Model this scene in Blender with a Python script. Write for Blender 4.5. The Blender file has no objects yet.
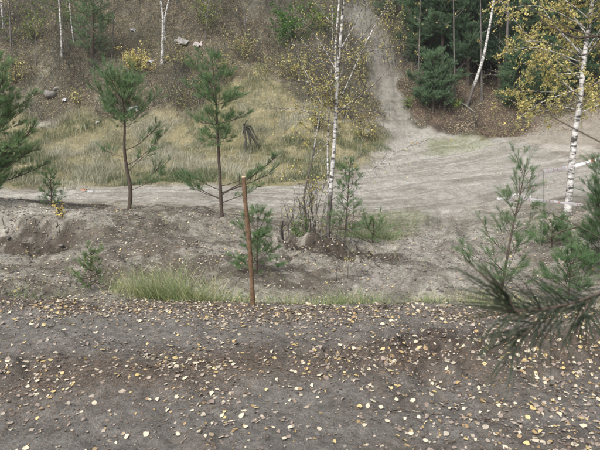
import bpy, math
import numpy as np
from mathutils import Vector

# ------------------------------------------------------------------ camera, sky, sun, exposure
scene = bpy.context.scene
PITCH = 10.0
EYE = 1.6
FPX = 520.0
cam_d = bpy.data.cameras.new("camera")
cam_d.sensor_width = 36.0
cam_d.lens = FPX / 600.0 * 36.0
cam_d.clip_start = 0.05
cam_d.clip_end = 2000
cam_d.dof.use_dof = True
cam_d.dof.focus_distance = 6.5
cam_d.dof.aperture_fstop = 10.0
cam = bpy.data.objects.new("camera", cam_d)
scene.collection.objects.link(cam)
cam.location = (0, 0, EYE)
cam.rotation_euler = (math.radians(90 - PITCH), 0, 0)
scene.camera = cam

SUN_EL, SUN_AZ = 52.0, 215.0        # compass-like, measured from +Y clockwise
world = bpy.data.worlds.new("World")
scene.world = world
world.use_nodes = True
wn, wl = world.node_tree.nodes, world.node_tree.links
wn.clear()
sky = wn.new("ShaderNodeTexSky")
sky.sky_type = 'NISHITA'
sky.sun_disc = False
sky.sun_elevation = math.radians(SUN_EL)
sky.sun_rotation = math.radians(SUN_AZ)
sky.dust_density = 4.0
sky.air_density = 1.0
hs = wn.new("ShaderNodeHueSaturation"); hs.inputs['Saturation'].default_value = 0.26
bg = wn.new("ShaderNodeBackground"); bg.inputs['Strength'].default_value = 0.12
wo = wn.new("ShaderNodeOutputWorld")
wl.new(sky.outputs[0], hs.inputs['Color']); wl.new(hs.outputs[0], bg.inputs['Color']); wl.new(bg.outputs[0], wo.inputs['Surface'])

sun_d = bpy.data.lights.new("sun", 'SUN')
sun_d.energy = 1.5
sun_d.angle = math.radians(15)
sun_d.color = (1.0, 0.985, 0.955)
sun = bpy.data.objects.new("sun", sun_d)
scene.collection.objects.link(sun)
_a, _e = math.radians(SUN_AZ), math.radians(SUN_EL)
_dir = Vector((math.sin(_a) * math.cos(_e), math.cos(_a) * math.cos(_e), math.sin(_e)))
sun.rotation_euler = _dir.to_track_quat('Z', 'Y').to_euler()
sun.location = _dir * 60
vs = scene.view_settings
vs.view_transform = 'Standard'; vs.look = 'None'; vs.gamma = 1; vs.exposure = 1.06
vs.use_curve_mapping = False
scene.cycles.max_bounces = 5
scene.cycles.diffuse_bounces = 3
scene.cycles.transparent_max_bounces = 8

# ------------------------------------------------------------------ small maths helpers
rng = np.random.default_rng(7)
COL = scene.collection

def W(px, row, Y, z=None):
    """World point seen at photo pixel (px,row) of the 600x450 picture at forward distance Y."""
    t = math.radians(PITCH) + math.atan((row - 225) / FPX)
    zz = EYE - Y * math.tan(t)
    depth = Y * math.cos(math.radians(PITCH)) + (EYE - zz) * math.sin(math.radians(PITCH))
    return np.array([(px - 300) / FPX * depth, Y, zz])

def project(P):
    P = np.asarray(P, float)
    c, s = math.cos(math.radians(PITCH)), math.sin(math.radians(PITCH))
    d = P[:, 1] * c - (P[:, 2] - EYE) * s
    u = P[:, 1] * s + (P[:, 2] - EYE) * c
    d = np.where(d > 0.05, d, 0.05)
    return 300 + FPX * P[:, 0] / d, 225 - FPX * u / d, d

def _hash(ix, iy, seed):
    h = (ix.astype(np.int64) * 374761393 + iy.astype(np.int64) * 668265263 + seed * 974711) & 0x7fffffff
    h = ((h ^ (h >> 13)) * 1274126177) & 0x7fffffff
    return ((h ^ (h >> 16)) & 0xffff) / 65535.0

def vnoise(x, y, seed=0):
    ix, iy = np.floor(x), np.floor(y)
    fx, fy = x - ix, y - iy
    fx = fx * fx * fx * (fx * (fx * 6 - 15) + 10); fy = fy * fy * fy * (fy * (fy * 6 - 15) + 10)
    a = _hash(ix, iy, seed); b = _hash(ix + 1, iy, seed); c = _hash(ix, iy + 1, seed); d = _hash(ix + 1, iy + 1, seed)
    return (a + (b - a) * fx) * (1 - fy) + (c + (d - c) * fx) * fy - 0.5

def fbm(x, y, scale, octaves=4, seed=0, gain=0.5):
    v = 0; amp = 1.0; f = 1.0 / scale
    for k in range(octaves):
        ang = 0.6 * k + 0.3
        xr = x * math.cos(ang) - y * math.sin(ang); yr = x * math.sin(ang) + y * math.cos(ang)
        v = v + amp * vnoise(xr * f, yr * f, seed + 17 * k)
        amp *= gain; f *= 2.03
    return v

def smooth(a, b, x):
    t = np.clip((x - a) / (b - a), 0, 1)
    return t * t * (3 - 2 * t)

def polymask(x, y, poly, soft, wob=None):
    """1 inside the plan polygon, soft edge, in world metres."""
    poly = np.asarray(poly, float)
    inside = np.zeros(x.shape, bool)
    dmin = np.full(x.shape, 1e9)
    n = len(poly)
    for i in range(n):
        x1, y1 = poly[i]; x2, y2 = poly[(i + 1) % n]
        cond = ((y1 > y) != (y2 > y))
        with np.errstate(divide='ignore', invalid='ignore'):
            xi = (x2 - x1) * (y - y1) / (y2 - y1 + 1e-12) + x1
        inside ^= cond & (x < xi)
        dx, dy = x2 - x1, y2 - y1
        t = np.clip(((x - x1) * dx + (y - y1) * dy) / (dx * dx + dy * dy + 1e-12), 0, 1)
        dmin = np.minimum(dmin, np.hypot(x - x1 - t * dx, y - y1 - t * dy))
    sd = np.where(inside, dmin, -dmin)
    if wob is not None: sd = sd + wob
    return smooth(-soft, soft, sd)

# ------------------------------------------------------------------ terrain
PTS = [
 (0,290,6.8),(100,292,6.8),(200,296,6.8),(300,298,7),(400,297,7.2),(500,300,7),(600,300,7),(-120,292,6.8),(720,300,7),
 (0,265,7.8),(0,246,8.9),(20,243,9.3),(50,240,9.6),(20,226,9.9),(50,224,10.0),(0,226,9.8),(0,200,12.2),(35,207,11.5),
 (75,246,9),(100,230,10),(100,206,12.4),(-150,200,12.2),(-150,245,9),
 (150,260,8.6),(150,235,10.2),(150,210,12.4),
 (220,270,8.3),(220,238,10.8),(220,217,12.6),
 (260,250,10),(300,262,9.3),(300,236,11.6),(350,275,8.6),(350,250,11),
 (400,280,8.2),(400,262,9.6),(440,240,12),
 (100,193,21.5),(200,200,19.5),(200,191,22.8),(300,190,22.5),(300,213,17),(350,232,13.5),
 (400,225,14.5),(400,180,24.5),(400,150,32),(420,125,36),(390,100,38),(375,50,43),(345,5,49),
 (500,150,31),(500,180,23.5),(500,215,16.5),(500,250,11.6),
 (570,213,13),(570,240,10.5),(540,240,11.2),(600,230,10.8),(500,272,9.3),(570,270,8.9),(450,260,10.3),
 (600,190,18),(600,165,26),(540,165,28),(720,200,13),(720,170,24),
 (560,130,33.5),(600,118,34),(520,135,33.5),(700,110,34),
 (450,130,35.5),(450,95,38),(430,60,42),(500,100,38),(500,50,43),(600,80,40),(600,30,45),(440,0,49),(520,0,49),(760,60,41),(760,0,47),
 (50,188,25),(150,170,28),(100,140,32),(60,125,34),(200,130,33.5),(250,175,26.5),(280,140,31.5),(300,110,35),(250,95,36.5),(180,105,35.5),
 (330,150,31),(350,120,35),(355,60,41),
 (0,90,37),(0,40,41),(0,0,45),(100,60,39.5),(100,0,45),(200,60,40),(200,0,46),(300,60,41),(300,0,47),(280,10,47),
 (-200,190,24),(-200,130,33),(-200,60,39.5),(-200,0,45),(-400,100,37),(-400,0,45),
]
ctrl = [W(*p) for p in PTS]
for x in (-5, -3, -1, 1, 3, 5): ctrl += [np.array([x, y, 0.0]) for y in (-4.0, 0.5, 2.6, 4.0)] + [np.array([x, float(np.interp(x, [-3, 3], [4.7, 4.3])), 0.01]), np.array([x, float(np.interp(x, [-3, 3], [5.2, 4.85])), -0.10])]
for x in (-25, 0, 25): ctrl += [np.array([x, -25.0, 0.1]), np.array([x, -60.0, 0.5]), np.array([x*1.3, 62.0, 24.0]), np.array([x*2, 110.0, 30.0])]
for x in (-7, -3, 1): ctrl.append(np.array([x, 15.8, -0.85]))
for x in (-10,-16, 10,16): ctrl += [np.array([x, 1.0, 0.05]), np.array([x, 4.6, 0.0])]
ctrl += [np.array(p, float) for p in [(-45,30,3),(-45,10,1),(45,30,5),(45,10,1.5),(-70,45,14),(70,45,14),(-120,0,6),(120,0,6),(-120,80,25),(120,80,25)]]
ctrl = np.array(ctrl)
_c2 = 0.36
def _solve(C):
    n = len(C)
    D = np.sqrt((C[:, None, 0] - C[None, :, 0])**2 + (C[:, None, 1] - C[None, :, 1])**2 + _c2)
    A = np.zeros((n + 3, n + 3)); A[:n, :n] = D + np.eye(n) * -0.004
    A[:n, n] = 1; A[:n, n+1:n+3] = C[:, :2]; A[n, :n] = 1; A[n+1:n+3, :n] = C[:, :2].T
    b = np.zeros(n + 3); b[:n] = C[:, 2]
    return np.linalg.solve(A, b)
_sol = _solve(ctrl)

def base_height(x, y):
    z = _sol[-3] + _sol[-2] * x + _sol[-1] * y
    for i, c in enumerate(ctrl):
        z = z + _sol[i] * np.sqrt((x - c[0])**2 + (y - c[1])**2 + _c2)
    return z

def plan(lst): return [tuple(W(*p)[:2]) for p in lst]
P_TRACK = plan([(-300,198,20.5),(0,200,20),(200,206,18.5),(300,213,17.5),(360,212,17.5),(440,208,18),(500,205,18.5),(600,200,17),(800,198,17),
                (800,150,30),(600,160,27),(520,140,32.8),(440,128,35.4),(407,110,37.5),(403,80,40),(394,50,43),(378,20,47),(366,0,50),(340,0,50),(356,45,43),(372,95,38),(392,138,33.5),(340,180,25),(280,190,23.2),(180,190,24),(60,193,24),(-300,190,24)])
P_GRASS = plan([(-300,189,24.6),(60,190,24.4),(180,188,24.6),(280,188,24),(330,184,25),(372,160,29),(388,138,33.5),(360,128,34.6),(310,104,35.6),(282,70,38.5),(262,50,40),(235,75,38.2),(195,110,35),(130,120,34.3),(60,122,34.4),(10,124,34.6),(-300,128,34.8)])
P_RED = plan([(408,118,36.4),(418,95,38.5),(412,60,42),(440,40,44),(520,60,42),(600,90,39),(600,105,36.5),(540,118,35),(500,132,33.8),(460,128,35)])
P_RMOUND = plan([(512,142,32.5),(530,112,34.8),(600,95,38),(700,90,38),(700,150,30),(600,150,30)])
P_GREENPATCH = plan([(432,150,31.5),(436,136,34),(470,134,34.5),(488,142,32.5),(470,152,31.2)])
PATHS = [plan([(355,296,7.1),(385,276,8.4),(412,256,10.0),(432,238,12.1),(440,222,14.5),(438,208,18)]), plan([(520,290,7.6),(500,262,9.9),(478,240,12.2),(455,222,14.8),(450,206,18)])]
P_HOLLOW = plan([(395,292,7.3),(408,270,8.9),(425,246,11.4),(400,228,14.2),(380,214,17),(500,205,18.5),(530,222,15),(510,250,11.6),(500,275,9),(470,295,7.4)])
P_GREEN2 = plan([(350,238,13),(362,214,16),(420,210,17),(415,235,13.2),(380,246,12)])

def linedist(x, y, pl):
    d = np.full(x.shape, 1e9)
    for (x1, y1), (x2, y2) in zip(pl[:-1], pl[1:]):
        dx, dy = x2 - x1, y2 - y1
        t = np.clip(((x - x1) * dx + (y - y1) * dy) / (dx * dx + dy * dy), 0, 1)
        d = np.minimum(d, np.hypot(x - x1 - t * dx, y - y1 - t * dy))
    return d

def track_v(x, y):
    yc = np.interp(x, [-24, -10, 0, 3, 7, 12, 20, 40], [22.3, 22.0, 21.8, 22.3, 24.3, 26.5, 28.5, 31])
    return y - yc + fbm(x, y, 5.0, 2, 57) * 1.0

def browy(x):
    return np.interp(x, [-3, -1.5, -.4, 1, 2.5], [4.84, 4.76, 4.66, 4.62, 4.50])

def zones(x, y):
    w = fbm(x, y, 1.6, 3, 5)
    far = np.clip(y / 30, 0.15, 1.2)
    z = {}
    z['track'] = polymask(x, y, P_TRACK, 0.5, w * 1.2 * far)
    z['grass'] = polymask(x, y, P_GRASS, 0.5, w * 1.6)
    z['red'] = polymask(x, y, P_RED, 0.4, w * 1.5)
    z['rm'] = polymask(x, y, P_RMOUND, 0.5, w)
    z['gp'] = polymask(x, y, P_GREENPATCH, 0.5, w * 1.5)
    z['g2'] = polymask(x, y, P_GREEN2, 0.5, w)
    z['fore'] = 1 - smooth(-.03, .5, y - browy(x) + w * 0.4)
    z['hill'] = smooth(33.0, 34.5, y + w * 1.5) * (1 - z['track']) * (1 - z['grass'])
    z['mound'] = np.clip(1 - z['fore'] - z['track'] - z['grass'] - z['hill'], 0, 1)
    return z

def ridge_line(x):   # middle ridge of litter between the wheel ruts of the near track
    return 3.38 + 0.05 * x + 0.10 * np.sin(x * 0.9 + 0.5)

def height(x, y):
    z = base_height(x, y)
    zn = zones(x, y)
    f = zn['fore']
    # foreground: ruts and litter ridge with small relief
    rl = ridge_line(x)
    ridge = np.exp(-((y - rl) / 0.30)**2)
    rough = smooth(-0.15, 0.35, fbm(x, y, 0.7, 3, 31)) * (0.35 + 0.65 * ridge)
    right = smooth(0.2, 1.2, x) * np.exp(-((y - (rl + 0.25)) / 0.38)**2)
    fz = ridge * 0.045 + right * 0.05 + fbm(x, y, 0.9, 3, 3) * 0.05 + fbm(x, y, 0.14, 4, 9, 0.6) * (0.020 + 0.060 * rough + 0.075 * right)
    fz = fz - np.exp(-((y - (rl + 0.95)) / 0.33)**2) * 0.03
    brow = np.exp(-((y - browy(x)) / 0.22)**2)
    fz = fz + brow * (0.015 + fbm(x, y, 0.3, 4, 14, 0.6) * 0.06)
    z = z + f * fz
    m = zn['mound'] * smooth(4.9, 5.9, y) * (1 - smooth(20, 30, y))
    bank = polymask(x, y, plan([(-60,246,9),(-60,215,10.6),(10,214,10.8),(40,221,10.2),(72,228,9.9),(70,247,9.2),(30,248,9.1)]), 0.2, fbm(x, y, 0.6, 2, 4) * 0.3)
    roots = polymask(x, y, plan([(235,268,9),(262,240,11.3),(300,228,12),(345,240,12),(400,258,10.2),(380,268,9.4),(320,262,9.5),(290,270,8.9)]), 0.3, fbm(x, y, 0.6, 2, 4) * 0.4)
    z = z + m * (fbm(x, y, 1.7, 4, 51) * 0.20 + fbm(x, y, 0.35, 4, 52, 0.6) * (0.07 + 0.22 * roots + 0.16 * bank))
    z = z - m * bank * (0.24 + 0.45 * np.abs(fbm(x, y, 0.5, 3, 77)))
    # far: wheel tracks on the sandy area, running left to right
    for pl in PATHS:
        dd = linedist(x, y, pl) + fbm(x, y, .5, 2, 55) * .15
        z = z - m * (.07 * np.exp(-(dd / .22)**2) - .05 * np.exp(-((dd - .45) / .12)**2))
    t = zn['track']
    ang = -0.10
    u = x * math.cos(ang) + y * math.sin(ang); v = -x * math.sin(ang) + y * math.cos(ang)
    t_flat = t * (1 - smooth(34, 37, y))
    z = z + t_flat * (fbm(x * 0.06, track_v(x, y), 0.5, 4, 61, 0.7) * 0.11 + fbm(x, y, 0.35, 4, 62, .65) * 0.05)
    t_up = t * smooth(34, 37, y)
    z = z + t_up * (fbm(x, y * 0.25, 0.8, 3, 63) * 0.25)
    g = zn['grass']
    z = z + g * fbm(x, y, 2.2, 3, 71) * 0.35
    h = zn['hill'] * (1 - smooth(80, 110, y))
    z = z + h * (fbm(x, y, 3.0, 4, 81) * 0.9 + fbm(x, y, 0.5, 3, 82) * 0.18)
    return z

def axis(segs):
    out = [segs[0][0]]
    for a, b, st in segs:
        n = max(1, int(round((b - a) / st)))
        out += list(np.linspace(a, b, n + 1)[1:])
    return np.array(out)
xs = axis([(-300,-60,20),(-60,-24,1.5),(-24,-8,0.16),(-8,-3.4,0.055),(-3.4,3.4,0.02),(3.4,8,0.055),(8,24,0.16),(24,60,1.5),(60,300,20)])
ys = axis([(-300,-60,30),(-60,-4,4),(-4,1.8,0.2),(1.8,5.6,0.019),(5.6,14,0.042),(14,24,0.09),(24,50,0.15),(50,80,2),(80,300,20)])
GX, GY = np.meshgrid(xs, ys)
GZ = height(GX.ravel(), GY.ravel()).reshape(GX.shape)
GZ = np.clip(GZ, -3, 34)

def H(x, y):
    x = np.atleast_1d(np.asarray(x, float)); y = np.atleast_1d(np.asarray(y, float))
    i = np.clip(np.searchsorted(xs, x) - 1, 0, len(xs) - 2); j = np.clip(np.searchsorted(ys, y) - 1, 0, len(ys) - 2)
    fx = np.clip((x - xs[i]) / (xs[i+1] - xs[i]), 0, 1); fy = np.clip((y - ys[j]) / (ys[j+1] - ys[j]), 0, 1)
    return (GZ[j, i] * (1-fx) + GZ[j, i+1] * fx) * (1-fy) + (GZ[j+1, i] * (1-fx) + GZ[j+1, i+1] * fx) * fy

def Hn(x, y, e=0.06):
    dx = (H(x + e, y) - H(x - e, y)) / (2*e); dy = (H(x, y + e) - H(x, y - e)) / (2*e)
    n = np.stack([-dx, -dy, np.ones_like(dx)], 1)
    return n / np.linalg.norm(n, axis=1, keepdims=True)

def hit(px, row, ymin=1.5):
    """World point where the terrain is seen at a photo pixel."""
    Y = np.arange(ymin, 60, 0.04)
    t = math.radians(PITCH) + math.atan((row - 225) / FPX)
    z = EYE - Y * math.tan(t)
    d = Y * math.cos(math.radians(PITCH)) + (EYE - z) * math.sin(math.radians(PITCH))
    x = (px - 300) / FPX * d
    g = H(x, Y)
    k = np.argmax(g >= z)
    if g[k] < z[k]: k = len(Y) - 1
    return np.array([x[k], Y[k], g[k]])

# ------------------------------------------------------------------ materials
def newmat(name):
    m = bpy.data.materials.new(name); m.use_nodes = True
    nt = m.node_tree; nt.nodes.clear()
    out = nt.nodes.new("ShaderNodeOutputMaterial")
    return m, nt, out

def N(nt, typ, **kw):
    n = nt.nodes.new(typ)
    for k, v in kw.items():
        if k.startswith('i_'): n.inputs[k[2:].replace('_', ' ')].default_value = v
        else: setattr(n, k, v)
    return n

def ramp(nt, stops, interp='LINEAR'):
    r = nt.nodes.new("ShaderNodeValToRGB")
    r.color_ramp.interpolation = interp
    el = r.color_ramp.elements
    while len(el) < len(stops): el.new(0.5)
    for e, (p, c) in zip(el, stops):
        e.position = p; e.color = (*c, 1)
    return r

def tint_mat(name, stops, rough=0.7, transl=0.0, interp='LINEAR', noise=0.0, nscale=40, spec=0.3, bump=0.0):
    """Colour from each piece's own 'tint' value plus a fine grain."""
    m, nt, out = newmat(name)
    at = N(nt, "ShaderNodeAttribute", attribute_name="tint")
    r = ramp(nt, stops, interp)
    nt.links.new(at.outputs['Fac'], r.inputs[0])
    col = r.outputs[0]
    p = N(nt, "ShaderNodeBsdfPrincipled"); p.inputs['Roughness'].default_value = rough
    p.inputs['Specular IOR Level'].default_value = spec
    if noise or bump:
        tc = N(nt, "ShaderNodeTexCoord")
        no = N(nt, "ShaderNodeTexNoise"); no.inputs['Scale'].default_value = nscale; no.inputs['Detail'].default_value = 4
        nt.links.new(tc.outputs['Object'], no.inputs['Vector'])
        mr = N(nt, "ShaderNodeMapRange"); mr.inputs[1].default_value = 0.3; mr.inputs[2].default_value = 0.7
        mr.inputs[3].default_value = 1 - noise; mr.inputs[4].default_value = 1 + noise
        nt.links.new(no.outputs['Fac'], mr.inputs[0])
        mx = N(nt, "ShaderNodeVectorMath", operation='SCALE')
        nt.links.new(col, mx.inputs[0]); nt.links.new(mr.outputs[0], mx.inputs['Scale'])
        col = mx.outputs[0]
        if bump:
            b = N(nt, "ShaderNodeBump"); b.inputs['Strength'].default_value = bump; b.inputs['Distance'].default_value = 0.01
            nt.links.new(no.outputs['Fac'], b.inputs['Height']); nt.links.new(b.outputs[0], p.inputs['Normal'])
    nt.links.new(col, p.inputs['Base Color'])
    if transl > 0:
        t = N(nt, "ShaderNodeBsdfTranslucent"); nt.links.new(col, t.inputs[0])
        mix = N(nt, "ShaderNodeMixShader"); mix.inputs[0].default_value = transl
        nt.links.new(p.outputs[0], mix.inputs[1]); nt.links.new(t.outputs[0], mix.inputs[2])
        nt.links.new(mix.outputs[0], out.inputs[0])
    else:
        nt.links.new(p.outputs[0], out.inputs[0])
    return m

def ground_mat():
    m, nt, out = newmat("soil_and_sand")
    L = nt.links.new
    at = N(nt, "ShaderNodeAttribute", attribute_name="Col")
    tc = N(nt, "ShaderNodeTexCoord")
    p = N(nt, "ShaderNodeBsdfPrincipled"); p.inputs['Roughness'].default_value = 0.95; p.inputs['Specular IOR Level'].default_value = 0.15
    def noise(scale, detail=6, rough=0.6):
        n = N(nt, "ShaderNodeTexNoise"); n.inputs['Scale'].default_value = scale; n.inputs['Detail'].default_value = detail; n.inputs['Roughness'].default_value = rough
        L(tc.outputs['Object'], n.inputs['Vector']); return n
    n1, n2, n3 = noise(2.2, 10, 0.75), noise(22, 8, 0.75), noise(140, 5, 0.8)
    n4 = noise(7.0, 8, 0.8)
    def mr(n, lo, hi, a=0.3, b=0.7):
        r = N(nt, "ShaderNodeMapRange"); r.inputs[1].default_value = a; r.inputs[2].default_value = b; r.inputs[3].default_value = lo; r.inputs[4].default_value = hi
        L(n.outputs['Fac'], r.inputs[0]); return r
    a, b, c, d = mr(n1, 0.72, 1.28), mr(n2, 0.62, 1.38), mr(n3, 0.5, 1.5), mr(n4, 0.70, 1.30)
    m1 = N(nt, "ShaderNodeMath", operation='MULTIPLY'); L(a.outputs[0], m1.inputs[0]); L(b.outputs[0], m1.inputs[1])
    m2 = N(nt, "ShaderNodeMath", operation='MULTIPLY'); L(m1.outputs[0], m2.inputs[0]); L(c.outputs[0], m2.inputs[1])
    m3 = N(nt, "ShaderNodeMath", operation='MULTIPLY'); L(m2.outputs[0], m3.inputs[0]); L(d.outputs[0], m3.inputs[1]); m2 = m3
    sc = N(nt, "ShaderNodeVectorMath", operation='SCALE'); L(at.outputs['Color'], sc.inputs[0]); L(m2.outputs[0], sc.inputs['Scale'])
    L(sc.outputs[0], p.inputs['Base Color'])
    vor = N(nt, "ShaderNodeTexVoronoi"); vor.inputs['Scale'].default_value = 75; L(tc.outputs['Object'], vor.inputs['Vector'])
    add = N(nt, "ShaderNodeMath", operation='MULTIPLY_ADD'); add.inputs[1].default_value = 0.5
    L(n3.outputs['Fac'], add.inputs[0]); L(n2.outputs['Fac'], add.inputs[2])
    add2 = N(nt, "ShaderNodeMath", operation='MULTIPLY_ADD'); add2.inputs[1].default_value = -0.35
    L(vor.outputs['Distance'], add2.inputs[0]); L(add.outputs[0], add2.inputs[2])
    bp = N(nt, "ShaderNodeBump"); bp.inputs['Strength'].default_value = 0.9; bp.inputs['Distance'].default_value = 0.022
    L(add2.outputs[0], bp.inputs['Height']); L(bp.outputs[0], p.inputs['Normal'])
    L(p.outputs[0], out.inputs[0])
    return m

def birch_mat():
    m, nt, out = newmat("birch_bark")
    L = nt.links.new
    tc = N(nt, "ShaderNodeTexCoord")
    mp = N(nt, "ShaderNodeMapping"); mp.inputs['Scale'].default_value = (4, 4, 11); L(tc.outputs['Object'], mp.inputs[0])
    n = N(nt, "ShaderNodeTexNoise"); n.inputs['Scale'].default_value = 1.6; n.inputs['Detail'].default_value = 6; n.inputs['Roughness'].default_value = .6; L(mp.outputs[0], n.inputs['Vector'])
    r = ramp(nt, [(0.0, (.03,.027,.024)), (0.41, (.05,.045,.04)), (0.49, (.38,.36,.34)), (0.64, (.64,.62,.59)), (1, (.50,.47,.43))])
    L(n.outputs['Fac'], r.inputs[0])
    at = N(nt, "ShaderNodeAttribute", attribute_name="tint")          # 1 = old dark bark at the foot, 0.5 grey twigs, 0 white
    n2 = N(nt, "ShaderNodeTexNoise"); n2.inputs['Scale'].default_value = 14; n2.inputs['Detail'].default_value = 5; L(tc.outputs['Object'], n2.inputs['Vector'])
    r2 = ramp(nt, [(0.3, (.045,.038,.032)), (0.7, (.16,.14,.125))]); L(n2.outputs['Fac'], r2.inputs[0])
    ad = N(nt, "ShaderNodeMath", operation='ADD'); L(at.outputs['Fac'], ad.inputs[0])
    mr = N(nt, "ShaderNodeMapRange"); mr.inputs[1].default_value = 0.35; mr.inputs[2].default_value = 0.65; mr.inputs[3].default_value = -0.35; mr.inputs[4].default_value = 0.35
    L(n2.outputs['Fac'], mr.inputs[0]); L(mr.outputs[0], ad.inputs[1])
    st = N(nt, "ShaderNodeMapRange"); st.inputs[1].default_value = 0.38; st.inputs[2].default_value = 0.62; L(ad.outputs[0], st.inputs[0])
    mx = N(nt, "ShaderNodeMix", data_type='RGBA'); L(st.outputs[0], mx.inputs['Factor']); L(r.outputs[0], mx.inputs['A']); L(r2.outputs[0], mx.inputs['B'])
    p = N(nt, "ShaderNodeBsdfPrincipled"); p.inputs['Roughness'].default_value = .75; L(mx.outputs['Result'], p.inputs['Base Color'])
    b = N(nt, "ShaderNodeBump"); b.inputs['Strength'].default_value = .5; b.inputs['Distance'].default_value = 0.01; L(n.outputs['Fac'], b.inputs['Height']); L(b.outputs[0], p.inputs['Normal'])
    L(p.outputs[0], out.inputs[0])
    return m

M = {}
M['ground'] = ground_mat()
M['birch'] = birch_mat()
FALL = [(0.0,(.42,.37,.28)),(0.16,(.52,.46,.34)),(0.30,(.46,.37,.19)),(0.42,(.43,.32,.13)),(0.52,(.27,.18,.09)),(0.64,(.34,.295,.235)),(0.78,(.22,.175,.145)),(0.9,(.24,.19,.155)),(1.0,(.11,.08,.062))]
M['fallen'] = tint_mat("fallen_leaf_surface", FALL, 0.65, 0.0, noise=0.22, nscale=90, spec=0.35)
M['hleaf'] = tint_mat("hill_leaf_litter", [(0,(.36,.29,.16)),(0.3,(.21,.165,.10)),(0.6,(.14,.105,.07)),(0.85,(.08,.06,.045)),(1,(.42,.36,.26))], 0.8)
M['bleaf'] = tint_mat("birch_leaf_surface", [(0,(.66,.52,.17)),(0.3,(.58,.49,.19)),(0.6,(.44,.41,.16)),(0.85,(.28,.31,.12)),(1,(.46,.29,.10))], 0.5, 0.35)
M['gleaf'] = tint_mat("green_leaf_surface", [(0,(.06,.16,.03)),(0.6,(.12,.22,.05)),(1,(.34,.32,.06))], 0.5, 0.35)
M['needle'] = tint_mat("pine_needle_surface", [(0,(.075,.135,.060)),(0.5,(.125,.210,.088)),(0.85,(.185,.27,.11)),(1,(.26,.26,.11))], 0.5, 0.3)
M['dneedle'] = tint_mat("dark_pine_needle_surface", [(0,(.060,.110,.060)),(0.5,(.105,.175,.090)),(1,(.16,.235,.11))], 0.5, 0.25)
M['nneedle'] = tint_mat("near_pine_needle_surface", [(0,(.022,.032,.020)),(0.5,(.040,.056,.032)),(0.8,(.065,.080,.045)),(1,(.09,.07,.045))], 0.45, 0.1)
M['pbark'] = tint_mat("pine_bark", [(0,(.06,.045,.035)),(0.5,(.11,.085,.065)),(1,(.20,.12,.07))], 0.9, noise=0.35, nscale=30, bump=0.6)
M['twig'] = tint_mat("bare_twig_bark", [(0,(.030,.027,.021)),(0.5,(.085,.080,.064)),(1,(.23,.225,.19))], 0.9)
M['grass'] = tint_mat("dry_grass_blades", [(0,(.085,.115,.05)),(0.3,(.15,.17,.085)),(0.6,(.235,.23,.145)),(1,(.40,.385,.30))], 0.7, 0.2)
M['ggrass'] = tint_mat("green_grass_blades", [(0,(.11,.17,.065)),(0.5,(.20,.26,.11)),(0.8,(.27,.30,.12)),(1,(.45,.42,.25))], 0.6, 0.25)
M['needlelit'] = tint_mat("fallen_pine_needles", [(0,(.085,.055,.038)),(0.5,(.14,.09,.06)),(1,(.20,.14,.095))], 0.85)
M['clod'] = tint_mat("soil_crumb", [(0,(.05,.044,.04)),(0.5,(.11,.098,.088)),(1,(.19,.17,.15))], 0.95, noise=0.3, nscale=70)
M['stone'] = tint_mat("pale_stone", [(0,(.17,.16,.145)),(1,(.5,.47,.44))], 0.85, noise=0.3, nscale=12, bump=0.5)
M['scrap'] = tint_mat("litter_scrap", [(0,(.36,.36,.36)),(0.5,(.30,.22,.20)),(1,(.34,.15,.07))], 0.5)
M['wood'] = tint_mat("weathered_pole_wood", [(0,(.085,.050,.028)),(0.5,(.135,.085,.050)),(1,(.42,.33,.22))], 0.8, noise=0.4, nscale=26, bump=0.5)
M['tape'] = tint_mat("barrier_tape_plastic", [(0,(.74,.70,.71)),(0.5,(.55,.13,.10))], 0.4, 0.25, interp='CONSTANT')

# ------------------------------------------------------------------ mesh building
class Buf:
    def __init__(s): s.V=[]; s.Q=[]; s.T=[]; s.c=[]; s.n=0
    def add(s, V, F, tint=0.5):
        V = np.asarray(V, float).reshape(-1, 3); F = np.asarray(F)
        s.V.append(V); (s.Q if F.shape[1] == 4 else s.T).append(F + s.n)
        t = np.empty(len(V)); t[:] = tint
        s.c.append(t); s.n += len(V); return s
    def mesh(s, name, mat, smoothf=False, origin=(0,0,0)):
        me = bpy.data.meshes.new(name)
        if not s.V: return me
        V = np.concatenate(s.V) - np.asarray(origin, float)
        parts = []; sizes = []
        if s.T: T = np.concatenate(s.T); parts.append(T.ravel()); sizes.append(np.full(len(T), 3))
        if s.Q: Q = np.concatenate(s.Q); parts.append(Q.ravel()); sizes.append(np.full(len(Q), 4))
        idx = np.concatenate(parts).astype(np.int32); sz = np.concatenate(sizes)
        st = np.concatenate([[0], np.cumsum(sz)[:-1]]).astype(np.int32)
        me.vertices.add(len(V)); me.vertices.foreach_set("co", V.astype(np.float32).ravel())
        me.loops.add(len(idx)); me.loops.foreach_set("vertex_index", idx)
        me.polygons.add(len(sz)); me.polygons.foreach_set("loop_start", st)
        a = me.attributes.new("tint", 'FLOAT', 'POINT'); a.data.foreach_set("value", np.concatenate(s.c).astype(np.float32))
        me.materials.append(mat)
        if smoothf: me.polygons.foreach_set("use_smooth", np.ones(len(sz), bool))
        me.update(calc_edges=True); me.validate()
        return me
    def build(s, name, mat, parent=None, smoothf=False, origin=(0,0,0)):
        o = bpy.data.objects.new(name, s.mesh(name, mat, smoothf, origin))
        COL.objects.link(o)
        if parent is not None: o.parent = parent
        else: o.location = origin
        return o

def tag(o, label=None, cat=None, group=None, kind=None):
    if label: o['label'] = label
    if cat: o['category'] = cat
    if group: o['group'] = group
    if kind: o['kind'] = kind
    return o

def empty(name, loc, label, cat, group=None):
    o = bpy.data.objects.new(name, None); COL.objects.link(o); o.location = loc; o.empty_display_size = 0.2
    return tag(o, label, cat, group)

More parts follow.
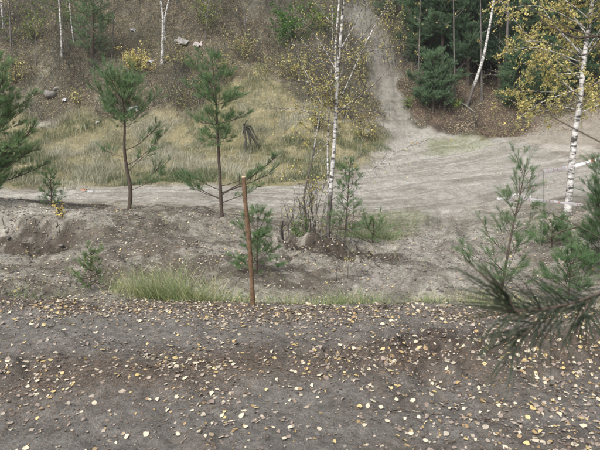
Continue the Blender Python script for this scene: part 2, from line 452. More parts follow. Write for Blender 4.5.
def unit(v):
    return v / (np.linalg.norm(v, axis=-1, keepdims=True) + 1e-9)

def frames(D):
    D = unit(D)
    ref = np.where(np.abs(D[..., 2:3]) < 0.9, np.array([0., 0, 1]), np.array([1., 0, 0]))
    A = unit(np.cross(ref, D)); B = np.cross(D, A)
    return A, B, D

def tubes(P, R, S=4, cap=True):
    """Many tubes at once: P (N,K,3) paths, R (N,K) radii."""
    P = np.asarray(P, float); R = np.asarray(R, float)
    Nn, K, _ = P.shape
    D = np.gradient(P, axis=1)
    A, B, _ = frames(D)
    th = np.arange(S) / S * 2 * np.pi
    V = P[:, :, None, :] + R[:, :, None, None] * (np.cos(th)[None, None, :, None] * A[:, :, None, :] + np.sin(th)[None, None, :, None] * B[:, :, None, :])
    base = np.arange(Nn)[:, None, None] * K * S + np.arange(K - 1)[None, :, None] * S
    j = np.arange(S)[None, None, :]; j2 = (j + 1) % S
    F = np.stack([base + j, base + j2, base + S + j2, base + S + j], -1).reshape(-1, 4)
    return V.reshape(-1, 3), F

def stems(base, d, L, K=5, bend=0.15, grav=0.0, r=None):
    """Curved paths from base points."""
    r = r or rng
    n = len(base); P = np.zeros((n, K, 3)); P[:, 0] = base
    d = unit(d); step = (L / (K - 1))[:, None]
    for k in range(1, K):
        d = unit(d + r.normal(0, bend, (n, 3)) + np.array([0, 0, grav]))
        P[:, k] = P[:, k-1] + d * step
    return P

def at_path(P, t):
    """Point and direction on path rows P (N,K,3) at t (N,) in 0..1."""
    K = P.shape[1]; s = t * (K - 1); i = np.clip(s.astype(int), 0, K - 2); f = (s - i)[:, None]
    a = P[np.arange(len(P)), i]; b = P[np.arange(len(P)), i + 1]
    return a + (b - a) * f, unit(b - a)

def resample(pts, K):
    pts = np.asarray(pts, float); seg = np.linalg.norm(np.diff(pts, axis=0), axis=1); c = np.concatenate([[0], np.cumsum(seg)])
    t = np.linspace(0, c[-1], K)
    # smooth (Catmull-like) by fine linear + blur
    q = np.stack([np.interp(t, c, pts[:, k]) for k in range(3)], 1)
    for _ in range(2):
        q[1:-1] = 0.25 * q[:-2] + 0.5 * q[1:-1] + 0.25 * q[2:]
    return q, c[-1]

# leaf quads: small folded rhombs for foliage
def leaves(C, size, r=None, flat=0.0, nrm=None, aspect=0.75):
    r = r or rng
    n = len(C)
    d = unit(r.normal(0, 1, (n, 3)) * np.array([1, 1, 1 - flat]))
    if nrm is not None:
        d = unit(d - (d * nrm).sum(1, keepdims=True) * nrm * (1 - 0.25))
        A = unit(np.cross(nrm + r.normal(0, .25, (n, 3)), d))
    else:
        A = unit(np.cross(d, r.normal(0, 1, (n, 3))))
    s = np.asarray(size).reshape(-1, 1) * np.ones((n, 1))
    up = np.cross(d, A) * s * 0.12
    v0 = C - d * s * 0.5; v2 = C + d * s * 0.5; m = C - d * s * 0.08
    v1 = m + A * s * aspect * 0.5 + up; v3 = m - A * s * aspect * 0.5 + up
    V = np.stack([v0, v1, v2, v3], 1).reshape(-1, 3)
    b = np.arange(n)[:, None] * 4
    F = np.concatenate([b + np.array([0, 1, 2]), b + np.array([0, 2, 3])], 0)
    return V, F

def shoot_template(nn, nl, w, r, spread=0.75, forward=0.8):
    """Needled shoot of unit length along z; nl = needle length in shoot units, w width."""
    z = np.linspace(0.02, 1.0, nn); a = np.arange(nn) * 2.399 + r.uniform(0, 1, nn)
    rad = np.stack([np.cos(a), np.sin(a), np.zeros(nn)], 1)
    d = rad * spread + np.array([0, 0, 1]) * (forward + 0.5 * (z[:, None] > .85)) + r.normal(0, .13, (nn, 3))
    d = unit(d)
    b = np.stack([np.zeros(nn), np.zeros(nn), z], 1)
    side = unit(np.cross(d, rad + r.normal(0, .5, (nn, 3))))
    l = nl * r.uniform(.75, 1.1, nn)[:, None]
    V = np.stack([b - side * w / 2, b + side * w / 2, b + d * l * .6 + side * w / 2 , b + d * l + np.array([0, 0, -.0]), b + d * l * .6 - side * w / 2], 1)
    return V, nn     # 5 verts per needle

def needles(O, D, L, nn=44, nl=0.055, w=0.0022, tint=0.5, r=None, spread=0.75, forward=0.8):
    """Instanced needle brushes merged: O origins, D directions, L shoot lengths (m)."""
    r = r or rng
    n = len(O); A, B, Z = frames(D)
    ro = r.uniform(0, 2*np.pi, n)[:, None]
    A2 = A * np.cos(ro) + B * np.sin(ro); B2 = -A * np.sin(ro) + B * np.cos(ro)
    T, m = shoot_template(nn, 1.0, 1.0, r, spread, forward)
    # rebuild with absolute needle length: base part scales with L, offset part with nl
    base = T[:, :1, :] * 0 + np.stack([np.zeros(m), np.zeros(m), np.linspace(0.02, 1, m)], 1)[:, None, :]
    off = T - base
    # offset: widths use w, lengths use nl
    dirv = off[:, 3:4, :]; wid = off - np.array([0, 0, .6, 1, .6])[None, :, None] * dirv
    loc = base[None] * L[:, None, None, None] + (np.array([0, 0, .6, 1, .6])[None, :, None] * dirv * nl + wid * w)[None]
    V = O[:, None, None, :] + loc[..., 0:1] * A2[:, None, None, :] + loc[..., 1:2] * B2[:, None, None, :] + loc[..., 2:3] * Z[:, None, None, :]
    V = V.reshape(-1, 3)
    k = np.arange(n * m)[:, None] * 5
    Fq = k + np.array([0, 1, 2, 4]); Ft = k + np.array([4, 2, 3])
    tt = np.clip(np.asarray(tint) + r.normal(0, .12, (n, 1)) + r.normal(0, .10, (n, m)), 0, 1)
    return V, Fq, Ft, np.repeat(tt.ravel(), 5)

def add_needles(buf, *a, **k):
    V, Fq, Ft, t = needles(*a, **k)
    n0 = buf.n
    buf.V.append(V); buf.Q.append(Fq + n0); buf.T.append(Ft + n0); buf.c.append(t); buf.n += len(V)

# ------------------------------------------------------------------ ground
def build_ground():
    x, y, z = GX.ravel(), GY.ravel(), GZ.ravel()
    ny, nx = GX.shape
    zn = zones(x, y)
    c = lambda r, g, b: np.array([r, g, b])
    n1 = fbm(x, y, 1.3, 4, 101); n2 = fbm(x, y, 0.25, 4, 102, .6); n3 = fbm(x, y, 5.0, 3, 103)
    mix = lambda A, B, f: A * (1 - f)[:, None] + B * f[:, None]
    sand = np.tile(c(.262, .246, .215), (len(x), 1))
    mound = mix(np.tile(c(.235, .214, .178), (len(x), 1)), c(.120, .102, .080), smooth(0.02, .42, n1 + n2 * .7 + .08 - .22 * smooth(.5, 3, x) * smooth(6, 8, y)))
    mound = mix(mound, c(.31, .288, .248), smooth(.05, .5, -n1 + n3 * .5))
    for pl, wt in zip(PATHS, (.8, .5)):
        dd = linedist(x, y, pl) + n2 * .12 + n1 * .1
        mound = mix(mound, c(.31, .288, .258), np.exp(-(dd / .50)**2) * wt); mound = mix(mound, c(.11, .096, .082), np.exp(-((dd - .45) / .07)**2) * wt * .6)
    hol = polymask(x, y, P_HOLLOW, .5, n1 * 1.2)
    mound = mix(mound, mix(np.tile(c(.285, .266, .230), (len(x), 1)), c(.19, .174, .146), smooth(-.1, .4, n1 + n2)), hol * .85)
    for off in (-.75, -.45, .0, .35, .8):
        dd = linedist(x + off, y + off * .2, PATHS[0]) + n2 * .05 + fbm(x, y, 2.0, 2, 58) * .12
        mound = mix(mound, c(.13, .116, .096), np.exp(-(dd / .05)**2) * .55 * smooth(-.3, .1, n1))
    rl = ridge_line(x)
    vcurve = track_v(x, y)
    fore = mix(np.tile(c(.162, .149, .134), (len(x), 1)), c(.112, .093, .076), np.clip(np.exp(-((y - rl) / .34)**2) * .9 + smooth(.1, .5, n1 + n2 * .6) * .5, 0, 1))
    fore = mix(fore, c(.10, .078, .06), np.exp(-((y - browy(x)) / .2)**2) * .7)
    cl = smooth(.1, .9, x) * np.exp(-((y - rl - .28) / .33)**2) * smooth(-.12, .22, n1 + n2 * .8)
    fore = mix(fore, c(.070, .056, .046), cl * .85)
    far_fore = smooth(1.0, -3.0, y)
    track = mix(sand, c(.20, .184, .155), smooth(.0, .5, n1 * .8 + fbm(x * .1, vcurve, .8, 4, 61, .6) * .6))
    track = mix(track, c(.32, .302, .270), smooth(.0, .5, fbm(x * .1, vcurve, 1.0, 4, 105, .6)) * .55)
    track = mix(track, c(.14, .128, .105), smooth(.14, .34, fbm(x * .06, vcurve, .30, 3, 108, .7)) * .5 * smooth(-.2, .2, n1 + .1))
    for cc in (-4.2, -3.7, -2.4, -1.9, -.6, -.1, .9, 1.5, 2.8, 3.3, 4.9, 5.5, 7.2):
        e = vcurve + .25 * fbm(x, y, 2.0, 2, 59) - cc
        wt_ = (.35 + .65 * smooth(-.25, .3, fbm(x, y, 3.0, 2, 60)))
        track = mix(track, c(.125, .112, .092), np.exp(-(e / .10)**2) * .55 * wt_); track = mix(track, c(.35, .332, .298), np.exp(-((e - .24) / .10)**2) * .5 * wt_)
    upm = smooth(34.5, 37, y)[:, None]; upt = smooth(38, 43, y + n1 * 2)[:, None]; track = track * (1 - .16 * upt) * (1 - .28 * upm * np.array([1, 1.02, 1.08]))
    grass = mix(np.tile(c(.16, .14, .075), (len(x), 1)), c(.22, .19, .11), smooth(-.2, .3, n1))
    hill = mix(np.tile(c(.085, .078, .052), (len(x), 1)), c(.16, .150, .112), smooth(-.1, .4, n1 + n3 * .5))
    hill = mix(hill, c(.06, .052, .036), smooth(.0, .4, n3 + n2 * .4))
    out = mound * zn['mound'][:, None] + fore * zn['fore'][:, None] + hill * zn['hill'][:, None]
    w = (zn['mound'] + zn['fore'] + zn['hill'])
    out = out / np.maximum(w, 1e-3)[:, None]
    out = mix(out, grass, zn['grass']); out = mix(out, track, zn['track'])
    out = mix(out, np.tile(c(.21, .185, .15), (len(x), 1)), zn['rm'] * .8)
    out = mix(out, mix(np.tile(c(.088, .062, .046), (len(x), 1)), c(.05, .040, .031), smooth(-.1, .3, n1)), zn['red'])
    out = mix(out, np.tile(c(.17, .19, .085), (len(x), 1)), zn['gp'] * .35 + zn['g2'] * .3)
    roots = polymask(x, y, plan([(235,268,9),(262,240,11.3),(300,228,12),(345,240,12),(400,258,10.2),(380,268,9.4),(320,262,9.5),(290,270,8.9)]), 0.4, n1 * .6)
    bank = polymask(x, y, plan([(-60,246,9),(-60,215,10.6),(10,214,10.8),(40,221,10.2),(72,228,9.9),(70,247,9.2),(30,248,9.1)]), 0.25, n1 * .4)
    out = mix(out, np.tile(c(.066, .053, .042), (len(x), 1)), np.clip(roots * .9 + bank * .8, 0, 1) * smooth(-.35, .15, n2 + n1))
    me = bpy.data.meshes.new("ground")
    V = np.stack([x, y, z], 1)
    j, i = np.meshgrid(np.arange(ny - 1), np.arange(nx - 1), indexing='ij')
    a = (j * nx + i).ravel()
    F = np.stack([a, a + 1, a + nx + 1, a + nx], 1).astype(np.int32)
    me.vertices.add(len(V)); me.vertices.foreach_set("co", V.astype(np.float32).ravel())
    me.loops.add(F.size); me.loops.foreach_set("vertex_index", F.ravel())
    me.polygons.add(len(F)); me.polygons.foreach_set("loop_start", np.arange(0, F.size, 4, dtype=np.int32))
    me.polygons.foreach_set("use_smooth", np.ones(len(F), bool))
    at = me.attributes.new("Col", 'FLOAT_COLOR', 'POINT')
    at.data.foreach_set("color", np.concatenate([np.clip(out, 0, 1), np.ones((len(x), 1))], 1).astype(np.float32).ravel())
    me.materials.append(M['ground']); me.update(calc_edges=True)
    o = bpy.data.objects.new("ground", me); COL.objects.link(o)
    tag(o, kind='structure', label='uneven sandy quarry ground rising to a steep littered hillside')
build_ground()

def scatter(n, xr, yr, dens=None, r=None):
    r = r or rng
    x = r.uniform(*xr, n); y = r.uniform(*yr, n)
    if dens is not None:
        k = r.uniform(0, 1, n) < dens(x, y); x, y = x[k], y[k]
    return x, y

def in_view(x, y, margin=60):
    u, v, d = project(np.stack([x, y, H(x, y)], 1))
    return (u > -margin) & (u < 600 + margin) & (v > -margin) & (v < 450 + margin)

# ------------------------------------------------------------------ trees: pines
def pine(label, pts, r0, spec, group=None, seed=1, cat="pine tree", name="pine_tree", whorl=0.38, nmat='needle', nl=0.058, w=0.0032, nn=40,
         shoot=0.18, density=1.35, max_branch_parts=40, tint=0.45, barkt=0.12, up=(0.12, 0.85), extra=(), dead=0, wn=(4, 6), inner=1.0):
    """pts: trunk points in world; spec: list of (fraction, branch length)."""
    r = np.random.default_rng(seed)
    path, Lt = resample(pts, 26)
    base = path[0].copy()
    root = empty(name, base, label, cat, group)
    tr = Buf()
    R = r0 * (1 - np.linspace(0, 1, 26))**0.8 + r0 * .10
    R[0] *= 1.25
    V, F = tubes(path[None] - [0, 0, 0.0], R[None], 8); tr.add(V, F, barkt)
    tr.build("trunk", M['pbark'], root, True, base)
    fr = [s[0] for s in spec]; ln = [s[1] for s in spec]
    O, D, Ls = [], [], []
    twb = Buf(); made = 0
    f = fr[0]
    branches = []
    while f < 0.985:
        i = f * 25; k = int(i); p = path[k] + (path[min(k+1, 25)] - path[k]) * (i - k)
        tdir = unit(path[min(k+1, 25)] - path[k])
        Lb = np.interp(f, fr, ln)
        nb = r.integers(*wn)
        a0 = r.uniform(0, 6.28)
        for b in range(nb):
            if Lb < .05: continue
            a = a0 + b * 6.283 / nb + r.normal(0, .25)
            el = np.interp(f, [fr[0], 1], up) + r.normal(0, .12)
            d = np.array([math.cos(a) * math.cos(el), math.sin(a) * math.cos(el), math.sin(el)]) + tdir * .1
            branches.append((p, d, Lb * r.uniform(.40, 1.18), f))
        f += whorl / Lt * r.uniform(.8, 1.15)
    # small inner shoots that soften the whorls
    for f2 in r.uniform(fr[0], .97, int((16 + 10 * Lt) * inner)):
        i = f2 * 25; k = int(i); Lb = np.interp(f2, fr, ln) * r.uniform(.25, .7); a = r.uniform(0, 6.28); el = r.uniform(-.1, .7)
        branches.append((path[k], np.array([math.cos(a) * math.cos(el), math.sin(a) * math.cos(el), math.sin(el)]), max(Lb, .08), f2))
    for (p, d, Lb) in extra: branches.append((np.asarray(p, float), np.asarray(d, float), Lb, .3))
    for (p, d, Lb, f) in branches:
        P = stems(p[None], d[None], np.array([Lb]), 6, .07, .06, r)
        rb = max(0.004, Lb * .011)
        bb = Buf(); V, F = tubes(P, rb * np.linspace(1, .35, 6)[None], 5); bb.add(V, F, barkt * .8)
        bare = 0.25 if f < .5 else 0.12
        # side twigs
        ns = max(1, int(Lb / .13 * density))
        t = bare + (1 - bare) * r.uniform(0, 1, ns)**.75
        Q, dd = at_path(np.repeat(P, ns, 0), t)
        sd = unit(np.cross(dd, [0, 0, 1]) * r.choice([-1, 1], (ns, 1)) + r.normal(0, .45, (ns, 3)))
        tl = (shoot * r.uniform(.45, 1.5, ns)) * np.clip(1.9 - t * 1.0, .6, 1.6) * min(1, Lb / .5 + .35)
        tdv = unit(dd * .8 + sd * .75 + np.array([0, 0, .30]))
        T = stems(Q, tdv, tl, 3, .08, .12, r)
        V, F = tubes(T, np.tile([rb * .45, rb * .35, rb * .25], (ns, 1)), 3); bb.add(V, F, barkt * .6)
        O.append(Q + tdv * tl[:, None] * .45); D.append(unit(T[:, 2] - Q)); Ls.append(tl * .6)
        # sub-shoots on twigs when long
        m = tl > .17
        if m.any():
            dm = D[-1][m]
            for sgn in (-1, 1):
                q = (T[m, 1]); s2 = unit(dm + sgn * np.cross(dm, [0, 0, 1]) * .8 + [0, 0, .15])
                O.append(q); D.append(s2); Ls.append(tl[m] * .6)
        # leader of the branch
        O.append(P[:, 4]); D.append(unit(P[:, 5] - P[:, 4])); Ls.append(np.array([Lb / 5 * 1.1]))
        if made < max_branch_parts and Lb > .25:
            bb.build("branch", M['pbark'], root, False, base); made += 1
        else:
            twb.V += bb.V; twb.Q += [q + twb.n for q in bb.Q]; twb.c += bb.c; twb.n += bb.n
    if twb.n: tag(twb.build("twigs", M['pbark'], root, False, base), kind='stuff')
    # top leader
    O.append(path[-3:-1]); D.append(unit(path[-1:] - path[-3:-1])); Ls.append(np.array([Lt * .04, Lt * .03]))
    O, D, Ls = np.concatenate(O), np.concatenate(D), np.concatenate(Ls)
    nb = Buf(); add_needles(nb, O, D, Ls, nn=nn, nl=nl, w=w, tint=tint, r=r)
    c = nb.build("crown", M[nmat], root, False, base); tag(c, kind='stuff')
    return root

def trunkpts(lst):
    """lst of (px,row,Y): first point dropped onto the ground."""
    pts = [W(*p) for p in lst]
    p0 = pts[0]; g = H(p0[0], p0[1])[0]
    p0 = np.array([p0[0], p0[1], g - 0.06]); pts[0] = p0
    return pts

# two young pines on the crest of the bank
pine("young pine with a crooked forked trunk on the crest of the left bank",
     trunkpts([(129,208,12.4),(131,190,12.4),(127,170,12.45),(124,150,12.4),(125,120,12.4),(122,96,12.4),(119,76,12.4)]), .050,
     [(.66,.5),(.72,1.0),(.82,.85),(.92,.65),(1,.3)], "pines along the crest of the bank", 11, whorl=.30, inner=.8, density=1.7, up=(.35,1.0), shoot=.25,
     extra=[(W(128,165,12.4),(.75,.2,.3),1.0),(W(126,150,12.4),(.9,.3,.35),1.0),(W(132,190,12.4),(.9,-.1,.45),.75),(W(125,120,12.4),(.8,-.2,.35),1.0),(W(126,158,12.4),(-.7,.2,.15),.6),(W(131,185,12.4),(.8,.5,.25),1.1),(W(128,172,12.4),(.6,-.5,.5),.9)])
pine("young straight slender pine with an open crown behind the wooden stake",
     trunkpts([(222,218,12.6),(220,180,12.6),(218,140,12.6),(216,100,12.6),(213,70,12.6),(211,47,12.6)]), .043,
     [(.46,.6),(.54,1.0),(.66,.95),(.76,.8),(.86,.6),(.95,.32),(1,.12)], "pines along the crest of the bank", 12, whorl=.40, inner=.8, density=1.5, up=(.05,.6), wn=(5,7),
     extra=[(W(221,195,12.6),(1,-.15,.42),1.75),(W(221,193,12.6),(1,.3,.30),1.5),(W(221,200,12.6),(-1,.2,.33),1.2),(W(221,190,12.6),(-.9,-.3,.2),1.0),(W(221,186,12.6),(.9,.1,.12),1.1),(W(221,203,12.6),(.9,-.5,.2),1.2),(W(221,198,12.6),(-.8,-.4,.25),.9)])
pine("dense bushy young pine with low branches at the left edge",
     trunkpts([(-14,206,11.8),(-12,150,11.8),(-8,110,11.8),(-2,66,11.8)]), .06,
     [(.05,1.35),(.3,1.5),(.6,1.3),(.85,.8),(1,.2)], "pines along the crest of the bank", 13, whorl=.25, density=2.0, tint=.6)
pine("knee-high pine seedling on the bank near the left edge",
     trunkpts([(52,212,11.6),(51,190,11.6),(50,172,11.6)]), .014, [(.15,.26),(.6,.24),(.9,.14),(1,.1)], "small pine seedlings", 14, whorl=.17, cat="pine seedling", name="pine_seedling", shoot=.14)
pine("small pale green pine seedling below the left bank beside dead stalks",
     trunkpts([(91,295,6.9),(91,270,6.9),(92,250,6.9)]), .009, [(.2,.22),(.5,.24),(.8,.16),(1,.08)], "small pine seedlings", 15, whorl=.11, density=2.6, cat="pine seedling", name="pine_seedling", shoot=.11, tint=.75, nl=.045, w=.0018)
pine("bushy pine seedling standing behind the wooden stake",
     trunkpts([(257,282,8.2),(257,255,8.2),(258,217,8.2)]), .015, [(.1,.35),(.5,.42),(.8,.28),(1,.12)], "small pine seedlings", 16, whorl=.16, density=1.6, cat="pine seedling", name="pine_seedling", shoot=.15, tint=.5, nl=.055, w=.0024, nn=56)
pine("thin young pine sapling beside the right foot of the white birch",
     trunkpts([(344,244,11.2),(347,210,11.2),(349,180,11.2),(351,157,11.2)]), .018, [(.2,.5),(.5,.45),(.8,.3),(1,.12)], "small pine seedlings", 17, whorl=.24, density=1.0, cat="pine sapling", name="pine_sapling", nn=30, shoot=.16)
pine("low spreading pine seedling in grass right of the white birch",
     trunkpts([(372,248,11.6),(373,234,11.6),(374,219,11.6)]), .014, [(.1,.6),(.5,.45),(.9,.2),(1,.1)], "small pine seedlings", 18, whorl=.2, density=.9, cat="pine seedling", name="pine_seedling", nn=30, tint=.6)
pine("open pine sapling with upswept branches in front of the striped tape",
     trunkpts([(500,292,6.6),(505,270,6.6),(511,235,6.6),(520,195,6.6),(528,158,6.6)]), .020,
     [(.12,.62),(.4,.50),(.62,.40),(.8,.34),(.93,.20),(1,.12)], "pine saplings at the right of the hollow", 19, whorl=.25, density=1.9, inner=.5, wn=(3,6), cat="pine sapling", name="pine_sapling", nn=54, w=.0016, nl=.05, shoot=.15, up=(.35,1.1), barkt=.35, tint=.40)
pine("small bushy pine sapling between the tape sapling and right edge",
     trunkpts([(568,305,6.8),(570,275,6.8),(572,248,6.8)]), .013, [(.1,.48),(.4,.46),(.7,.32),(1,.12)], "pine saplings at the right of the hollow", 20, whorl=.17, density=2.2, inner=.8, cat="pine sapling", name="pine_sapling", nn=56, w=.0018, nl=.05, shoot=.15, tint=.35)
pine("dark young pine cut by the right edge beside the birch trunk",
     trunkpts([(612,262,8.6),(610,220,8.6),(607,185,8.6),(605,165,8.6)]), .022, [(.05,.85),(.4,.75),(.7,.5),(1,.15)], "pine saplings at the right of the hollow", 21, whorl=.20, density=2.6, inner=1.2, cat="pine sapling", name="pine_sapling", nn=50, w=.002, tint=.2)
pine("low shaggy pine seedling hiding the foot of the striped birch",
     trunkpts([(552,246,10.3),(552,234,10.3),(553,222,10.3)]), .013, [(.1,.5),(.5,.4),(.9,.2),(1,.1)], "pine saplings at the right of the hollow", 22, whorl=.17, density=2.2, inner=.7, cat="pine seedling", name="pine_seedling", nn=44, w=.0026, tint=.4)

# darker pines standing on the hillside behind
def farpine(label, px, row, toprow, Y, spec, seed, lean=0, r0=.12, **k):
    g = hit(px, row, 30) if Y is None else W(px, row, Y)
    Yb = g[1]
    top = W(px + lean, toprow, Yb)
    b = np.array([g[0], g[1], H(g[0], g[1])[0] - .1])
    mid = (b + top) / 2 + np.array([.1, 0, 0])
    a = dict(whorl=.50, nmat='dneedle', nl=.12, w=.017, nn=26, shoot=.5, density=1.15, max_branch_parts=14, barkt=.2, tint=.5)
    a.update(k)
    return pine(label, [b, mid, top], r0, spec, "pines on the hillside behind the track", seed, **a)
farpine("tall dark pine with a ruddy trunk on the leafy bank behind the track", 442, 78, -70, None, [(.30,2.1),(.6,2.6),(.85,1.4),(1,.4)], 31)
farpine("bushy blue-green pine low on the red-brown bank", 433, 112, 58, None, [(.12,1.7),(.5,1.9),(.8,1.1),(1,.4)], 32, r0=.08)
farpine("tall dark pine right of the leaning birch on the bank", 499, 88, -80, None, [(.14,1.6),(.5,2.1),(.85,1.4),(1,.4)], 33, tint=.3)
farpine("dark pine behind the yellow birch leaves", 528, 100, -60, None, [(.15,1.6),(.5,2.3),(.85,1.4),(1,.4)], 34, tint=.35)
farpine("dark pine high on the bank left of the ruddy-trunked pine", 418, 62, -60, None, [(.12,1.4),(.6,1.6),(.85,1.1),(1,.4)], 35, tint=.45)
farpine("slim dark pine between the ruddy-trunked pine and leaning birch", 468, 84, -60, None, [(.15,1.5),(.6,1.7),(.85,1.1),(1,.4)], 36, tint=.3)
farpine("dark pine half hidden behind the right-hand birch crown", 566, 98, -40, None, [(.1,1.7),(.5,2.2),(.85,1.4),(1,.4)], 37, tint=.4)
farpine("dull green pine on the littered slope above the crooked pine", 92, 64, -55, None, [(.1,1.5),(.4,1.9),(.8,1.2),(1,.4)], 38, tint=.8, density=.55, nn=18, whorl=.7)
farpine("far pine cut by the top edge above the green bush", 385, 18, -50, None, [(.05,1.0),(.5,1.3),(1,.3)], 40, tint=.6, density=1.0)
farpine("dark pine beyond the birch at the upper right corner", 598, 95, -50, None, [(.1,1.6),(.5,2.1),(.85,1.4),(1,.4)], 41, tint=.35)

for i, (px, row, top, tx) in enumerate([(430,40,-60,"dark pine at the top of the bank left of the ruddy trunk"),(455,48,-60,"dark pine high behind the ruddy-trunked pine"),
        (478,55,-60,"dark pine high behind the leaning birch top"),(442,56,-60,"dark pine just behind the ruddy-trunked pine"),(465,66,-60,"dark pine just left of the leaning birch top"),(425,66,20,"low soft green pine at the head of the red-brown bank"),(560,92,20,"low soft green pine behind the stout birch"),(508,62,-60,"dark pine high above the thicket"),(545,60,-60,"dark pine high behind the birch branches"),
        (580,62,-60,"dark pine high behind the stout birch stem"),(518,110,48,"low dense young pine under the yellow birch leaves"),(548,104,45,"low dark young pine above the sandy heap")]):
    low = row > 95
    farpine(tx, px, row, top, None, [(.08, 1.3), (.5, 1.3), (1, .3)] if low else [(.05,1.8),(.5,2.3),(.85,1.4),(1,.4)], 130 + i, tint=.3 + .25 * (top > 0), r0=.06 if low else .12, max_branch_parts=8, density=1.5)

# ------------------------------------------------------------------ trees: birches
def birch(label, pts, r0, limbs, nleaf, seed, group=None, dark_foot=.12, autol=14, limb_len=(.7, 1.5), leafsize=.05, twigs=9, lf=(.25, 1.0), r1=.25,
          name="birch_tree", cat="birch", leafmat='bleaf', white=True, sides=(-1, 1), droop=-.05, sub=True, twigr=.0035):
    r = np.random.default_rng(seed)
    path, Lt = resample(pts, 30); base = path[0].copy()
    root = empty(name, base, label, cat, group)
    t = np.linspace(0, 1, 30)
    R = r0 * (1 - t * (1 - r1)); R[0] *= 1.3; R[1] *= 1.1
    # bark wobble
    V, F = tubes(path[None], R[None], 9)
    tb = Buf(); tv = np.repeat(np.where(t < dark_foot, 1.0, 0.0 if white else .9) , 9)
    tb.add(V, F, tv); tb.build("trunk", M['birch'], root, True, base)
    P6 = []
    for lm in limbs:
        q, L = resample(lm[:-1] if np.isscalar(lm[-1]) else lm, 9)
        rr = lm[-1] if np.isscalar(lm[-1]) else r0 * .35
        V, F = tubes(q[None], (rr * np.linspace(1, .3, 9))[None], 6)
        b = Buf(); b.add(V, F, np.repeat(np.linspace(.05 if white else .9, .5, 9), 6)); b.build("branch", M['birch'], root, True, base)
        P6.append(q[[0, 2, 4, 5, 6, 8]])
    if autol:
        tt = r.uniform(lf[0], lf[1], autol); q, d = at_path(np.repeat(path[None], autol, 0), tt)
        a = r.uniform(0, 6.28, autol); el = r.uniform(.3, .9, autol)
        dd = np.stack([np.cos(a) * np.cos(el), np.sin(a) * np.cos(el), np.sin(el)], 1)
        LL = r.uniform(*limb_len, autol) * (1.15 - tt * .6)
        Pa = stems(q, dd, LL, 6, .13, droop, r)
        rad = (LL * .010)[:, None] * np.linspace(1, .3, 6)[None]
        for k in range(autol):
            V, F = tubes(Pa[k:k+1], rad[k:k+1], 4); b = Buf(); b.add(V, F, .62); b.build("branch", M['birch'], root, False, base)
        P6 += list(Pa)
    if not P6: return root
    P6 = np.array(P6); n = len(P6)
    Ls = np.linalg.norm(P6[:, -1] - P6[:, 0], axis=1)
    rep = np.repeat(np.arange(n), twigs)
    tt = r.uniform(.15, 1, len(rep)); q, d = at_path(P6[rep], tt)
    tl = r.uniform(.25, .6, len(rep)) * np.clip(Ls[rep], .5, 1.6) * .55
    dd = unit(d * .7 + r.normal(0, .6, (len(rep), 3)))
    T = stems(q, dd, tl, 5, .16, droop, r)
    tw = Buf(); V, F = tubes(T, np.tile(twigr * np.linspace(1, .5, 5), (len(rep), 1)), 3); tw.add(V, F, .9)
    if sub:
        rep2 = np.repeat(np.arange(len(T)), 3); q2, d2 = at_path(T[rep2], r.uniform(.2, 1, len(rep2)))
        T2 = stems(q2, unit(d2 * .6 + r.normal(0, .6, (len(rep2), 3))), r.uniform(.1, .3, len(rep2)), 5, .15, droop * 1.5, r)
        V, F = tubes(T2[:, ::2], np.tile(twigr * .6 * np.linspace(1, .6, 3), (len(rep2), 1)), 3); tw.add(V, F, .85)
        AT = np.concatenate([T, T2])
    else: AT = T
    tag(tw.build("twigs", M['birch'], root, False, base), kind='stuff')
    if nleaf:
        # leaves gather along some twigs, others are already bare
        wgt = np.clip(r.normal(.5, .6, len(AT)), 0, None) + .02
        k = r.choice(len(AT), nleaf, p=wgt / wgt.sum())
        q, d = at_path(AT[k], r.uniform(.1, 1, nleaf))
        q = q + r.normal(0, .022, q.shape) - [0, 0, .015]
        V, F = leaves(q, leafsize * r.uniform(.6, 1.15, nleaf), r)
        lb = Buf(); tn = np.clip(r.beta(1.3, 1.6, nleaf) + r.normal(0, .05, nleaf), 0, 1)
        lb.add(V, F, np.repeat(tn, 4)); c = lb.build("crown", M[leafmat], root, False, base); tag(c, kind='stuff')
    return root

Yb = 11.6
b1 = trunkpts([(327,240,Yb),(329,215,Yb),(331,185,Yb),(334,150,Yb),(336,115,Yb),(337,80,Yb),(340,45,Yb),(343,10,Yb),(345,-40,Yb),(350,-120,Yb)])
birch("slender white birch with a pale forked trunk in the middle of the bank", b1, .056,
      [[W(336,108,Yb),W(352,75,Yb-.1),W(362,48,Yb-.1),W(378,20,Yb-.1),W(390,0,Yb-.1),.020],
       [W(337,84,Yb),W(334,60,Yb+.1),W(336,30,Yb+.1),W(341,-5,Yb+.2),W(338,-60,Yb+.2),.034],
       [W(340,50,Yb),W(352,30,Yb),W(362,10,Yb),W(372,-20,Yb),.017],
       [W(330,205,Yb),W(326,170,Yb+.2),W(328,130,Yb+.2),W(331,80,Yb+.3),W(334,40,Yb+.3),W(332,0,Yb+.3),.026],
       [W(337,90,Yb),W(345,60,Yb+.3),W(349,30,Yb+.3),W(353,0,Yb+.3),.016],
       [W(332,200,Yb),W(350,185,Yb-.3),W(372,170,Yb-.4),W(398,150,Yb-.5),W(430,138,Yb-.5),.012],
       [W(332,190,Yb),W(345,178,Yb+.3),W(352,160,Yb+.3),W(368,150,Yb+.3),.009],
       [W(334,140,Yb),W(346,118,Yb),W(352,90,Yb),.008],
       [W(337,90,Yb),W(320,60,Yb),W(300,38,Yb),.008],
       [W(336,70,Yb),W(318,38,Yb+.4),W(302,20,Yb+.4),W(290,2,Yb+.4),.009]],
      2600, 41, "birches by the quarry track", dark_foot=.14, autol=46, limb_len=(.8,2.1), leafsize=.046, twigs=13, twigr=.0040, lf=(.3,1))
Yb2 = 11.8
